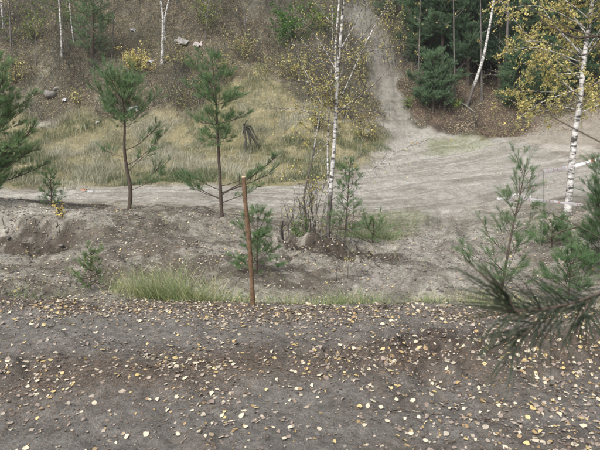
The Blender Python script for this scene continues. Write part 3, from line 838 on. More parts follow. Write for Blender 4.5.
b2 = trunkpts([(307,236,Yb2),(306,215,Yb2),(303,200,Yb2),(307,180,Yb2),(313,158,Yb2),(316,135,Yb2),(322,105,Yb2),(328,80,Yb2)])
birch("thin grey-stemmed young birch leaning beside the white birch", b2, .030,
      [[W(322,105,Yb2),W(310,80,Yb2),W(300,62,Yb2),W(292,38,Yb2),.012],
       [W(305,215,Yb2),W(312,195,Yb2),W(320,178,Yb2),.009],[W(313,158,Yb2),W(330,140,Yb2),W(345,128,Yb2),.008]],
      1500, 42, "birches by the quarry track", dark_foot=.62, autol=18, limb_len=(.5,1.2), leafsize=.046, twigs=8)
Yb3 = 12.6
b3 = trunkpts([(567,216,Yb3),(570,190,Yb3),(572,160,Yb3),(575,130,Yb3),(580,105,Yb3),(582,80,Yb3),(585,50,Yb3),(590,20,Yb3),(594,-10,Yb3),(600,-90,Yb3)])
birch("stout white birch with black bark marks behind the striped tape", b3, .088,
      [[W(581,100,Yb3),W(568,86,Yb3-.2),W(556,76,Yb3-.3),W(540,50,Yb3-.4),.024],
       [W(583,72,Yb3),W(570,75,Yb3),W(545,72,Yb3-.2),W(520,62,Yb3-.3),.016],
       [W(584,60,Yb3),W(572,42,Yb3),W(555,28,Yb3),W(535,-5,Yb3),.022],
       [W(556,92,Yb3-.2),W(530,91,Yb3-.2),W(498,92,Yb3-.2),.011],
       [W(577,115,Yb3),W(590,108,Yb3),W(615,100,Yb3),.018],
       [W(587,35,Yb3),W(570,12,Yb3+.3),W(560,-20,Yb3+.3),.02],
       [W(586,50,Yb3),W(604,25,Yb3+.3),W(620,-10,Yb3+.3),.02],
       [W(583,80,Yb3),W(555,60,Yb3+.5),W(525,35,Yb3+.7),W(500,0,Yb3+.7),.02],
       [W(580,100,Yb3),W(560,110,Yb3+.5),W(535,112,Yb3+.7),W(510,100,Yb3+.7),.013],
       [W(584,64,Yb3),W(552,50,Yb3-.5),W(522,45,Yb3-.8),W(500,55,Yb3-.9),.015],[W(588,30,Yb3),W(556,10,Yb3-.5),W(525,2,Yb3-.8),W(500,12,Yb3-.9),.015],
       [W(582,88,Yb3),W(556,96,Yb3-.6),W(535,104,Yb3-.8),W(518,120,Yb3-.9),.012],[W(590,20,Yb3),W(560,-6,Yb3-.3),W(520,-14,Yb3-.4),W(496,4,Yb3-.4),.015]],
      17000, 43, "birches by the quarry track", dark_foot=.02, autol=34, limb_len=(1.1,2.4), leafsize=.055, twigs=15, lf=(.36,1), droop=-.04)

def fartree(label, lst, r0, seed, nleaf=200, **k):
    g = hit(lst[0][0], lst[0][1], 28)
    Y = g[1]; pts = [np.array([g[0], g[1], g[2] - .1])] + [W(p[0], p[1], Y) for p in lst[1:]]
    a = dict(autol=10, limb_len=(.8, 1.8), leafsize=.12, twigs=5, sub=False, twigr=.010, group="thin trees on the hillside")
    a.update(k)
    return birch(label, pts, r0, [], nleaf, seed, **a)
fartree("white birch with a fork near the top edge above the yellow bush", [(162,64),(163,40),(163,15),(160,-4),(158,-50)], .13, 51, dark_foot=0, lf=(.5,1), nleaf=120)
fartree("forked twin stem of white birch leaning right at the top edge", [(165,40),(164,22),(168,4),(176,-40)], .09, 52, dark_foot=0, lf=(.6,1), autol=5, nleaf=60, group="thin trees on the hillside")
fartree("thin pale birch stem on the littered slope near the upper left", [(62,57),(61,30),(59,0),(56,-60)], .085, 53, dark_foot=0, lf=(.5,1), nleaf=100)
fartree("very thin pale stem right of the upper left birch", [(74,44),(71,20),(69,0),(66,-40)], .05, 54, dark_foot=0, lf=(.6,1), nleaf=60)
fartree("pale birch trunk cut by the left edge of the slope", [(4,28),(2,10),(0,-10),(-3,-60)], .10, 55, dark_foot=0, lf=(.7,1), nleaf=80)
fartree("curved leaning birch in front of dark pines on the bank", [(466,107),(474,86),(483,60),(489,30),(494,0),(498,-60)], .13, 56, dark_foot=.15, lf=(.4,1), autol=6, nleaf=90)
for i, (px, row, top, dx, rr, txt) in enumerate([
    (36,66,20,-1,.045,"dark bare sapling below the upper left birch stems"),
    (12,66,-30,-4,.07,"dark slim trunk near the left end of the slope"),
    (112,60,-30,3,.05,"dark bare sapling behind the dull green pine"),
    (205,40,-30,6,.045,"bare grey sapling up the slope right of the forked birch"),
    (246,34,-30,-4,.045,"bare grey sapling at the top of the sandy strip"),
    (505,103,-30,4,.13,"thick dark trunk behind the yellow birch leaves"),
    (418,86,-30,3,.07,"slim dark trunk at the head of the sandy climb"),
    (482,102,-30,-2,.09,"dark trunk right behind the leaning birch"),
    (540,104,-30,2,.09,"dark trunk above the sandy heap on the far side"),
    (455,96,-30,-2,.08,"dark trunk left of the leaning birch foot")]):
    fartree(txt, [(px,row),(px+dx*.4,(row*2+top)/3),(px+dx,top)], rr, 60+i, white=False, dark_foot=1.1, autol=14, lf=(.2,1), nleaf=(70 if i<5 else 40), name="bare_tree", cat="bare tree")

# ------------------------------------------------------------------ shrubs
def shrub(label, px, row, Y, n, hgt, nleaf, seed, lm='bleaf', leafsize=.045, spread=.35, group=None, r0=.006, tw=6, name="shrub", cat="shrub", tintr=(0, 1), barkt=.35, brad=.15):
    r = np.random.default_rng(seed)
    g = hit(px, row, 5.2) if Y is None else W(px, row, Y)
    base = np.array([g[0], g[1], H(g[0], g[1])[0] - .03])
    root = empty(name, base, label, cat, group)
    b0 = base + np.concatenate([r.normal(0, brad, (n, 2)) * hgt, np.zeros((n, 1))], 1)
    b0[:, 2] = H(b0[:, 0], b0[:, 1]) - .03
    d = np.concatenate([r.normal(0, spread, (n, 2)), np.ones((n, 1))], 1)
    L = hgt * r.uniform(.55, 1.05, n)
    P = stems(b0, d, L, 7, .10, .02, r)
    V, F = tubes(P, r0 * (L / hgt)[:, None] * np.linspace(1, .35, 7)[None], 5)
    s = Buf(); s.add(V, F, barkt); o = s.build("stems", M['twig'], root, False, base)
    if n > 3: tag(o, kind='stuff')
    rep = np.repeat(np.arange(n), tw); q, dd = at_path(P[rep], r.uniform(.2, 1, len(rep)))
    T = stems(q, unit(dd * .8 + r.normal(0, .45, (len(rep), 3))), hgt * r.uniform(.08, .26, len(rep)), 4, .12, .02, r)
    V, F = tubes(T, np.tile(r0 * .4 * np.linspace(1, .5, 4), (len(rep), 1)), 3)
    t = Buf(); t.add(V, F, barkt * 1.2); tag(t.build("twigs", M['twig'], root, False, base), kind='stuff')
    if nleaf:
        k = r.integers(0, len(T), nleaf); q, _ = at_path(T[k], r.uniform(.1, 1, nleaf)); q = q + r.normal(0, .02 * leafsize / .045, q.shape)
        V, F = leaves(q, leafsize * r.uniform(.6, 1.15, nleaf), r)
        l = Buf(); l.add(V, F, np.repeat(r.uniform(*tintr, nleaf), 4)); tag(l.build("leaves", M[lm], root, False, base), kind='stuff')
    return root

shrub("tangled bare multi-stemmed shrub at the foot of the thin birch", 312, 238, 11.7, 16, 1.6, 110, 71, spread=.16, r0=.010, tw=7, brad=.07)
shrub("dark bare shrub between the stake and the thin birch", 290, 236, 11.8, 12, 1.0, 40, 72, spread=.28, r0=.007)
shrub("wispy bare shrub around the white birch foot", 338, 244, 11.3, 12, 1.5, 90, 73, spread=.22, r0=.007, lm='gleaf')
shrub("short green leafy shrub at the thin birch foot", 300, 236, 11.5, 12, .55, 260, 74, lm='gleaf', spread=.5, tintr=(.2, .8))
shrub("thin bare twiggy sprig in the hollow below the white birch", 345, 282, 8.2, 5, .8, 8, 75, spread=.15, r0=.004)
shrub("dead stalks beside the small pale pine seedling", 70, 292, 6.9, 3, .45, 0, 76, spread=.1, r0=.005)
shrub("dry dark weed with bare stalks under the left bank", 21, 296, 6.7, 5, .42, 6, 77, spread=.3, r0=.004)
shrub("little bush with bright yellow leaves on the left crest", 58, 222, 10.6, 9, .30, 70, 78, leafsize=.06, spread=.6, tintr=(0, .2))
shrub("rounded bush with dense golden leaves on the slope", 137, 74, None, 26, 1.9, 1100, 79, leafsize=.13, spread=.45, r0=.014, tintr=(0, .55), tw=10)
shrub("bright green bush high on the slope near the white birch", 288, 44, None, 26, 2.7, 1900, 80, lm='gleaf', leafsize=.17, spread=.62, r0=.02, tintr=(0, .6), tw=10)
shrub("yellow-green bush at the left side of the sandy climb", 322, 34, None, 24, 2.6, 1000, 81, lm='gleaf', leafsize=.15, spread=.42, r0=.02, tintr=(.4, 1), tw=10)
shrub("tall bush with yellowing leaves right of the sandy climb", 402, 60, None, 22, 4.6, 900, 82, leafsize=.14, spread=.16, r0=.024, tintr=(.2, .9), tw=10)
shrub("small yellow-leaved bush behind the white birch trunk", 325, 100, None, 18, 2.4, 520, 83, leafsize=.12, spread=.35, r0=.012, tintr=(0, .7), tw=10)
shrub("small green bush by the leaning birch foot", 458, 108, None, 9, .9, 160, 84, lm='gleaf', leafsize=.12, spread=.5, tintr=(.3, 1))
shrub("yellow-leaved brush low on the littered slope", 78, 104, None, 14, 1.3, 130, 85, leafsize=.13, spread=.5, r0=.012, tintr=(.2, .8), tw=8)
shrub("scraggly brush right of the golden bush", 196, 98, None, 16, 1.6, 130, 86, leafsize=.12, spread=.5, r0=.012, tintr=(.2, .9), tw=8)
shrub("tall brush with orange-yellow leaves above the sandy heap", 585, 98, None, 18, 3.0, 620, 87, leafsize=.13, spread=.25, r0=.02, tintr=(0, 1), tw=8)
shrub("sparse yellowing brush on the slope behind the stake pine", 262, 78, None, 14, 1.8, 180, 88, leafsize=.11, spread=.4, r0=.012, tintr=(.2, .9), tw=8)
shrub("dark leafless thicket below the dark pines", 520, 108, None, 26, 2.3, 200, 89, leafsize=.11, spread=.4, r0=.016, tintr=(0, .9), tw=9, barkt=.1)
shrub("sparse bush with pale yellow leaves beside the sandy climb", 355, 96, None, 16, 3.0, 300, 90, leafsize=.11, spread=.3, r0=.012, tintr=(.1, .8), tw=9)

for i_, (px_, row_, h_, nl_, lm_, tr_, tx_) in enumerate([
    (30,40,2.4,420,'gleaf',(.3,1),"grey-green leafy brush near the upper left corner"),(75,30,2.6,380,'gleaf',(.2,.9),"soft green brush left of the dull green pine"),
    (210,30,2.2,420,'gleaf',(.4,1),"pale green brush right of the pale sheet of rubbish"),(245,60,1.8,300,'bleaf',(.5,1),"olive-leaved brush above the dark stump"),
    (225,78,1.6,200,'bleaf',(.3,1),"sparse yellow-green brush above the straight pine"),(180,72,1.9,160,'bleaf',(.4,1),"dark twiggy brush under the pinkish scrap"),
    (15,84,1.5,200,'bleaf',(.1,.8),"tawny brush on the slope by the left edge"),(298,82,2.0,420,'bleaf',(.1,.9),"yellow-leaved brush left of the white birch stems"),
    (310,15,2.6,420,'gleaf',(.1,.9),"green brush at the very top left of the sandy climb"),(120,96,1.3,160,'bleaf',(.2,.9),"low tawny brush behind the crooked pine crown"),
    (345,118,1.5,300,'bleaf',(.3,1),"low yellow-green brush at the corner of the grassy shelf"),(318,130,1.4,260,'bleaf',(.2,1),"low sparse brush in the grass behind the birch stems"),
    (364,140,1.2,200,'bleaf',(.3,1),"small olive brush where the shelf meets the track"),(362,70,1.9,240,'bleaf',(.3,1),"thin brush on the left lip of the sandy climb"),
    (408,108,.8,120,'gleaf',(.3,1),"small green brush at the bend of the sandy climb")]):
    shrub(tx_, px_, row_, None, 24, h_ * 1.15, int(nl_ * 1.7), 300 + i_, lm=lm_, leafsize=.12, spread=.45, r0=.014, tintr=tr_, tw=9)

# slope undergrowth: nobody could count it
def undergrowth():
    r = np.random.default_rng(91)
    x, y = scatter(52000, (-24, 26), (33.5, 50), None, r)
    zn = zones(x, y)
    red = zn['red'] * .75
    keep = (r.uniform(0, 1, len(x)) < ((zn['hill'] + .45 * zn['track'] * smooth(38.5, 43, y)) * (1 - red) * (1 - zn['rm']) * .42 * (.3 + 1.2 * smooth(-.25, .3, fbm(x, y, 3.0, 3, 92))))) & in_view(x, y)
    u_, v_, _ = project(np.stack([x, y, H(x, y)], 1))
    for su, sv in [(50,98),(57,90),(65,101),(135,111),(151,63),(181,43),(198,46),(133,31),(98,124)]:   # brush is trampled round the rubbish and rocks
        keep &= ~((abs(u_ - su) < 11) & (v_ > sv - 4) & (v_ < sv + 22))
    x, y = x[keep], y[keep]; n = len(x)
    b = np.stack([x, y, H(x, y) - .05], 1)
    L = r.gamma(3, .30, n).clip(.3, 2.8)
    P = stems(b, np.stack([r.normal(0, .35, n), r.normal(-.1, .3, n), np.ones(n)], 1), L, 5, .18, 0, r)
    V, F = tubes(P, (.006 + L * .004)[:, None] * np.linspace(1, .4, 5)[None], 3)
    s = Buf(); s.add(V, F, np.repeat(r.uniform(.1, 1, n), 15))
    rep = np.repeat(np.arange(n), 5); q, d = at_path(P[rep], r.uniform(.25, 1, len(rep)))
    T = stems(q, unit(d * .6 + r.normal(0, .6, (len(rep), 3))), L[rep] * r.uniform(.12, .45, len(rep)), 3, .15, 0, r)
    V, F = tubes(T, np.tile([.006, .005, .003], (len(rep), 1)), 3); s.add(V, F, np.repeat(r.uniform(.1, .9, len(rep)), 9))
    tag(s.build("undergrowth", M['twig']), "bare grey brush covering the steep slope", "undergrowth", kind='stuff')
    nl = 30000
    wgt = np.clip(fbm(T[:, 0, 0], T[:, 0, 1], 2.2, 3, 93) + .12, .01, None)
    k = r.choice(len(T), nl, p=wgt / wgt.sum()); q, _ = at_path(T[k], r.uniform(.2, 1, nl))
    V, F = leaves(q, .075 * r.uniform(.6, 1.2, nl), r); l = Buf(); l.add(V, F, np.repeat(np.clip(r.normal(.74, .15, nl), 0, .92), 4))
    tag(l.build("brush_leaves", M['bleaf']), "sparse yellow leaves in the slope brush", "foliage", kind='stuff')
undergrowth()

def hill_litter():
    r = np.random.default_rng(95)
    x, y = scatter(330000, (-24, 26), (32.5, 50), None, r)
    zn = zones(x, y)
    keep = (r.uniform(0, 1, len(x)) < (zn['hill'] * (.35 + .8 * smooth(-.3, .25, fbm(x, y, 1.6, 3, 96))) + zn['rm'] * .05)) & in_view(x, y, 20)
    x, y = x[keep], y[keep]; n = len(x); nr = Hn(x, y, .15)
    C = np.stack([x, y, H(x, y)], 1) + nr * .03
    V, F = leaves(C, .075 * r.uniform(.5, 1.35, n), r, nrm=nr)
    b = Buf(); b.add(V, F, np.repeat(np.clip(r.beta(1.6, 1.3, n), 0, .97) + (r.uniform(0, 1, n) < .03) * .03, 4))
    tag(b.build("hill_leaf_litter", M['hleaf']), "brown fallen leaves carpeting the steep slope", "leaf litter", kind='stuff')
hill_litter()

# ------------------------------------------------------------------ grass
def blades(x, y, L, wd, r, lean=.25, tint=None, wind=(0.05, 0)):
    n = len(x); b = np.stack([x, y, H(x, y) - .01], 1)
    a = r.uniform(0, 6.28, n); side = np.stack([np.cos(a), np.sin(a), np.zeros(n)], 1)
    ln = np.stack([r.normal(wind[0], lean, n), r.normal(wind[1], lean, n), np.ones(n)], 1)
    m = b + unit(ln) * (L * .55)[:, None]
    t = m + unit(ln * np.array([2.2, 2.2, .75])) * (L * .45)[:, None]
    w = wd[:, None] * side
    V = np.stack([b - w / 2, b + w / 2, m + w * .38, m - w * .38, t], 1).reshape(-1, 3)
    k = np.arange(n)[:, None] * 5
    return V, k + np.array([0, 1, 2, 3]), k + np.array([3, 2, 4]), np.repeat(tint if tint is not None else r.uniform(0, 1, n), 5)

def add_blades(buf, *a, **k):
    V, q, t, c = blades(*a, **k); buf.V.append(V); buf.Q.append(q + buf.n); buf.T.append(t + buf.n); buf.c.append(c); buf.n += len(V)

def field():
    r = np.random.default_rng(101)
    x, y = scatter(330000, (-24, 9), (23.3, 42), None, r)
    g = zones(x, y)['grass']; cl = fbm(x, y, .9, 3, 102); g = g * (.25 + .75 * smooth(23.9, 25.2, y + cl * 2.5))
    keep = (r.uniform(0, 1, len(x)) < g * (.45 + .9 * smooth(-.25, .25, cl))) & in_view(x, y, 20)
    x, y, cl = x[keep], y[keep], cl[keep]; n = len(x)
    tone = np.clip(.44 + fbm(x, y, 3.2, 3, 103) * 1.5 + r.normal(0, .2, n), 0, 1)
    b = Buf(); cl2 = fbm(x, y, .45, 2, 109)
    add_blades(b, x, y, r.uniform(.10, .42, n) * np.clip(.8 + cl * 1.3 + cl2 * 1.2, .25, 2) * np.where(y > 34.5, .7, 1), r.uniform(.008, .020, n), r, lean=.38, tint=np.clip(tone + cl2 * .5, 0, 1))
    k = r.choice(n, 2600); add_blades(b, x[k], y[k], r.uniform(.4, .9, 2600), r.uniform(.010, .02, 2600), r, lean=.18, tint=np.clip(r.normal(.85, .15, 2600), 0, 1))
    tag(b.build("dry_grass", M['grass']), "tall bleached grass covering the shelf behind the track", "grass", kind='stuff')
    # thin straw and green sprigs on the near slopes
    b = Buf()
    x, y = scatter(62000, (-9, 9), (4.9, 17), None, r)
    m = zones(x, y); d = m['mound'] * .10 * smooth(.0, .4, fbm(x, y, 1.3, 3, 104)) + m['g2'] * .6 + .48 * np.exp(-((y - 5.6) / .8)**2) * smooth(-.05, .3, fbm(x, y, .9, 2, 105) + .05) + .3 * m['track'] * (1 - m['track']) + .03 * (y > 11) * m['mound']
    keep = (r.uniform(0, 1, len(x)) < d) & in_view(x, y, 30); x, y = x[keep], y[keep]; n = len(x)
    add_blades(b, x, y, r.uniform(.08, .26, n), r.uniform(.003, .006, n), r, lean=.45)
    tag(b.build("sparse_grass", M['ggrass']), "thin scattered grass on the bank and in the hollow", "grass", kind='stuff')
    b = Buf(); x, y = scatter(9000, (3, 16), (29, 36), lambda X, Y: zones(X, Y)['gp'] * smooth(-.25, .25, fbm(X, Y, .7, 3, 107)), r); n = len(x)
    add_blades(b, x, y, r.uniform(.06, .16, n), r.uniform(.012, .022, n), r, lean=.5)
    tag(b.build("green_turf_patch", M['ggrass']), "patch of short green turf on the far sandy track", "grass", kind='stuff')
field()

def tuft(label, px, row, Y, n, L, spr, seed, tr=(0, 1), wind=(0, 0), lean=.35):
    r = np.random.default_rng(seed)
    c = W(px, row, Y); x = c[0] + r.normal(0, spr, n); y = c[1] + r.normal(0, spr * .5, n)
    base = np.array([c[0], c[1], H(c[0], c[1])[0]])
    b = Buf(); tn = np.clip(r.uniform(*tr, n) + (r.uniform(0, 1, n) < .42) * .45, 0, 1); k_ = r.uniform(0, 1, n) < .62
    x, y, tn = x[k_], y[k_], tn[k_]; n = len(x)
    add_blades(b, x, y, L * r.uniform(.3, 1.15, n), r.uniform(.0022, .0050, n), r, lean=lean * 1.5, tint=tn, wind=wind)
    o = b.build("grass_tuft", M['ggrass'], None, False, base)
    tag(o, label, "grass tuft", "grass tufts along the brow")
G0 = 5.40
tuft("widest green grass tuft on the brow left of the stake", 175, 302, G0, 1300, .56, .19, 111, (0, .85), (-.5, 0))
tuft("long-bladed grass tuft at the left end of the widest tuft", 150, 300, G0, 520, .56, .13, 112, (.1, .9), (-.35, 0))
tuft("pale straw-coloured grass tuft just left of the stake", 205, 302, G0, 460, .42, .12, 113, (.45, 1), (.5, 0))
tuft("short mixed tuft right behind the stake foot", 236, 302, G0, 200, .26, .10, 114, (.2, 1), (.2, 0))
tuft("wispy tuft just right of the stake", 282, 302, G0 + .3, 300, .26, .14, 115, (.2, 1), (.2, 0))
tuft("low bright green tuft on the brow midway to the right", 345, 306, G0, 620, .27, .13, 116, (0, .7))
tuft("small green tuft right of the low bright tuft", 368, 304, G0 + .2, 360, .30, .12, 117, (.1, .8))
tuft("sparse tuft under the open pine sapling", 470, 308, G0 + .1, 380, .26, .18, 118, (.2, .95), (-.2, 0))
tuft("grassy clump at the foot of the open pine sapling", 505, 306, G0 + .1, 300, .28, .2, 119, (.1, .9))
tuft("sparse straw tuft left of the pale pine seedling", 122, 300, G0 + .2, 240, .30, .10, 120, (.4, 1))
tuft("short olive tuft midway between the stake and the low bright tuft", 315, 304, G0 + .1, 240, .20, .14, 121, (.1, 1))
tuft("thin green tuft left of the sapling tufts on the brow", 425, 307, G0 + .1, 260, .22, .11, 122, (.1, .9))
tuft("low grass clump in the hollow right of the birches", 385, 240, 12.0, 900, .30, .24, 123, (.0, .7))
tuft("taller grass clump between birch and hollow grass", 362, 238, 12.2, 600, .34, .25, 124, (.1, .8))

# ------------------------------------------------------------------ wooden stake
def stake():
    Y = 4.80
    c = W(252.5, 306, Y); base = np.array([c[0], Y, H(c[0], Y)[0]])
    top = W(244.5, 177, Y - .02)
    t = np.linspace(0, 1, 14)
    P = base[None] + (top - base)[None] * t[:, None] + np.stack([.008 * np.sin(t * 5), .004 * np.sin(t * 7), 0 * t], 1)
    P[0] -= (top - base) * .12
    R = .0232 + .0022 * np.sin(t * 23) + .002 * np.cos(t * 11); R *= np.linspace(1.02, .92, 14)
    root = empty("wooden_stake", base, "thin reddish-brown wooden stake leaning slightly left on the brow", "stake")
    b = Buf(); V, F = tubes(P[None], R[None], 10)
    b.add(V, F, .45); b.build("pole", M['wood'], root, True, base)
    r = np.random.default_rng(5)
    for k in range(3):
        z0 = [.35, .62, .86][k]; q = base + (top - base) * z0; an = [2.6, -.6, 3.6][k]; o_ = np.array([math.cos(an), math.sin(an), .1])
        kb = Buf(); V, F = tubes((q + np.array([[0, 0, 0], o_ * .020, o_ * .034]))[None], np.array([[.013, .011, .006]]), 6); kb.add(V, F, .1); kb.build('knot', M['wood'], root, True, base)
    a = np.arange(10) / 10 * 2 * np.pi; A, B, D = frames((P[-1] - P[-2])[None])
    ring = P[-1] + R[-1] * (np.cos(a)[:, None] * A + np.sin(a)[:, None] * B)
    cap = Buf(); cap.add(np.concatenate([ring, (ring - P[-1]) * .75 + P[-1] + D * .006, [P[-1] + D[0] * .008]]),
        np.array([[i, (i+1) % 10, 10 + (i+1) % 10, 10 + i] for i in range(10)]), 1.0)
    cap.T.append(np.array([[10 + i, 10 + (i+1) % 10, 20] for i in range(10)]))
    tag(cap.build("cut_end", M['wood'], root, False, base), "pale sawn end of the stake")
stake()

# short dark stub by the thin birch
def stub():
    c = W(282, 231, 11.4); g = H(c[0], c[1])[0]
    base = np.array([c[0], c[1], g])
    P = base + np.array([[0, 0, -.05], [.01, 0, .15], [-.01, .01, .32], [.015, 0, .52]])
    b = Buf(); V, F = tubes(P[None], np.array([[.03, .026, .024, .012]]), 7); b.add(V, F, .0)
    V, F = tubes((base + np.array([[0, 0, .36], [.05, 0, .42], [.09, .01, .44]]))[None], np.array([[.014, .011, .004]]), 5); b.add(V, F, 0)
    tag(b.build("broken_stub", M['twig'], None, True, base), "short dark broken stub standing left of the thin birch", "stub")
stub()

# dark split stump standing in the dry grass
def stump():
    g = hit(250, 152, 20)
    base = g; root = empty("split_stump", base, "dark splintered stump leaning in the dry grass", "stump")
    Y = g[1]
    legs = [[(246,158),(246,140),(244,124)], [(247,128),(252,136),(258,146)], [(246,126),(250,124),(254,133),(258,140)], [(252,156),(251,142),(246,126)], [(243,134),(245,122),(247,120)]]
    for k, l in enumerate(legs):
        q, _ = resample([W(p[0], p[1], Y + .15 * (k % 2)) for p in l], 8)
        V, F = tubes(q[None], (np.array([.08, .13, .07, .09, .05][k]) * np.linspace(1, .35, 8))[None], 6)
        b = Buf(); b.add(V + np.random.default_rng(k).normal(0, .02, V.shape), F, .25); b.build("splinter", M['twig'], root, False, base)
stump()

# ------------------------------------------------------------------ barrier tape
def ribbon(label, pts, width, seed, group="barrier tape tied between saplings and birch", stripe=.5, twist=1.2):
    r = np.random.default_rng(seed)
    K = 60
    q, L = resample(pts, K)
    t = np.linspace(0, 1, K)
    q[:, 2] += .004 * np.sin(t * 40) 
    D = unit(np.gradient(q, axis=0)); A, B, _ = frames(D)
    an = 1.3 + np.cumsum(r.normal(0, .08, K)) * twist
    w = width * (.55 + .45 * np.abs(np.sin(t * 9 + seed)))
    s = (A * np.cos(an)[:, None] + B * np.sin(an)[:, None]) * w[:, None] / 2
    fold = (B * np.cos(an)[:, None] - A * np.sin(an)[:, None]) * (width * .10)
    V = np.stack([q - s, q + fold, q + s], 1).reshape(-1, 3)
    i = np.arange(K - 1) * 3
    F = np.concatenate([np.stack([i, i+1, i+4, i+3], 1), np.stack([i+1, i+2, i+5, i+4], 1)])
    b = Buf(); b.add(V, F, np.repeat((((t * L) / stripe) % 1 > .86) * .7, 3))
    return tag(b.build("barrier_tape", M['tape'], None, True, pts[0]), label, "barrier tape", group)
ribbon("white striped tape rising right past the birch to the edge", [W(543,172,8.6),W(560,169,10),W(575,166,12.4),W(600,158,12),W(660,142,12)], .075, 1)
ribbon("striped tape sloping down from the peak to the sapling", [W(543,172,8.6),W(535,180,8),W(526,189,7.4),W(521,201,6.75)], .075, 2, stripe=.42)
ribbon("horizontal striped tape from the sapling to the birch trunk", [W(518,197,6.75),W(530,199.5,8.2),W(552,201.5,10.5),W(583,205,12.5)], .075, 3)
ribbon("short pale tape end sticking out left of the sapling", [W(497,199,6.9),W(503,198.5,6.85),W(512,195,6.8),W(519,194,6.75)], .026, 4)
ribbon("loose tape tail hanging below the tape peak", [W(533,183,7.9),W(534,187,7.9),W(531,193,7.9),W(530,198,7.9)], .05, 5, stripe=.1)
ribbon("short curl of tape hanging from the tape knot", [W(510,196,6.8),W(512,200,6.75),W(509,204,6.75)], .035, 6)
ribbon("white tape sagging to the ground behind the near pine branch", [W(568,300,5.6),W(578,306,5.4),W(588,314,5.2),W(602,328,4.95),W(640,350,4.6)], .06, 7)
# thin post the tape peak hangs on
def tape_stick():
    c = W(543, 204, 8.7); base = np.array([c[0], c[1], H(c[0], c[1])[0]])
    P = np.array([base - [0, 0, .05], base * .6 + W(543, 171, 8.6) * .4 + [.05, .02, 0], base * .2 + W(543, 171, 8.6) * .8 + [.03, 0, 0], W(543.5, 170, 8.6)])
    b = Buf(); V, F = tubes(P[None], np.array([[.006, .005, .004, .003]]), 5); b.add(V, F, .85)
    tag(b.build("thin_stick", M['twig'], None, True, base), "thin bare stick holding up the tape peak", "stick")
tape_stick()

# ------------------------------------------------------------------ rubbish and stones on the slope
def lump(name, label, cat, px, row, w, h, mat, tint, seed, Y0=28, group=None, flat=1.0):
    """Angular lump (rocks) or crumpled sheet (scraps) lying on the slope."""
    r = np.random.default_rng(seed); g = hit(px, row, Y0)
    if name == "pale_rock":
        import bmesh
        bm = bmesh.new(); bmesh.ops.create_icosphere(bm, subdivisions=2, radius=.5)
        V = np.array([v.co[:] for v in bm.verts]); F = np.array([[v.index for v in f.verts] for f in bm.faces]); bm.free()
        for _ in range(9):                                   # slice flat facets
            n_ = unit(r.normal(0, 1, 3)); d_ = r.uniform(.26, .40); k = V @ n_ - d_; V = V - np.clip(k, 0, None)[:, None] * n_
        V = V + r.normal(0, .012, V.shape)
        V = V * [w * 1.1, w, h * 1.2] + g + [0, 0, h * .25]
    else:
        m = 7; a, b_ = np.meshgrid(np.linspace(-.5, .5, m), np.linspace(-.5, .5, m)); a = a.ravel(); b_ = b_.ravel()
        nr = Hn(g[:1], g[1:2], .4)[0]; sx = unit(np.cross([0, 1., 0], nr)); sy = np.cross(nr, sx)
        keep = np.hypot(a, b_) * (1 + .3 * np.sin(5 * np.arctan2(b_, a) + seed))
        sc_ = np.minimum(1, .5 / np.maximum(keep, 1e-3))
        V = g + (a * sc_ * w)[:, None] * sx + (b_ * sc_ * w * .8)[:, None] * sy + (r.uniform(0, 1, m*m) * h * .7 + .05)[:, None] * nr + r.normal(0, w * .04, (m*m, 3))
        F = [[i * m + j, i * m + j + 1, (i + 1) * m + j + 1, (i + 1) * m + j] for i in range(m - 1) for j in range(m - 1)]
    b = Buf(); b.add(V, np.array(F), tint)
    return tag(b.build(name, mat, None, False, g), label, cat, group)
lump("pale_rock", "large pale grey rock half buried low on the littered slope", "rock", 50, 98, 1.0, .7, M['stone'], .0, 1)
lump("pale_rock", "smaller pale rock above right of the large grey rock", "rock", 57, 90, .45, .32, M['stone'], .0, 2)
lump("paper_scrap", "white crumpled scrap right of the pale rocks", "litter", 65, 101, .30, .2, M['scrap'], 0, 3)
lump("paper_scrap", "white scrap lying behind the crooked pine top", "litter", 135, 111, .8, .4, M['scrap'], 0, 4)
lump("paper_scrap", "white scrap beside the golden bush", "litter", 151, 63, .5, .3, M['scrap'], 0, 5)
lump("paper_scrap", "pale flat sheet of rubbish high on the slope", "litter", 181, 43, 1.0, .3, M['stone'], .25, 6)
lump("paper_scrap", "pinkish scrap on the slope right of the pale sheet", "litter", 198, 46, .75, .25, M['scrap'], .3, 7)
lump("paper_scrap", "tiny white scrap above the golden bush", "litter", 133, 31, .4, .2, M['scrap'], 0, 8)
lump("paper_scrap", "tiny white scrap at the slope foot", "litter", 98, 124, .28, .15, M['scrap'], 0, 9)
lump("paper_scrap", "white scrap at the grass edge left of the crooked pine", "litter", 92, 193, .26, .10, M['scrap'], 0, 10, 15)
lump("paper_scrap", "orange-brown scrap at the grass edge by the track", "litter", 84, 192, .30, .12, M['scrap'], .9, 11, 15)
def fallen_log(label, a, b_, rad, seed, Y0=25, t=1.0):
    A = hit(*a, Y0); B = hit(*b_, Y0); A = A + [0, 0, rad]; B = B + [0, 0, rad * 1.5]
    q = A + (B - A) * np.linspace(0, 1, 9)[:, None]; q[:, 2] += .03 * np.sin(np.linspace(0, 5, 9))
    q[:, 2] = np.maximum(q[:, 2], H(q[:, 0], q[:, 1]) + rad * .6)
    b = Buf(); V, F = tubes(q[None], (rad * np.linspace(1, .6, 9))[None], 7); b.add(V, F, t)
    tag(b.build("fallen_branch", M['twig'], None, True, A), label, "fallen branch")
fallen_log("pale fallen pole on the red-brown bank", (459, 103), (476, 114), .06, 1)
fallen_log("pale thin fallen branch on the left bank", (101, 213), (115, 227), .012, 2, 8)
fallen_log("pale curved root end below the white birch", (322, 237), (334, 243), .025, 3, 8)
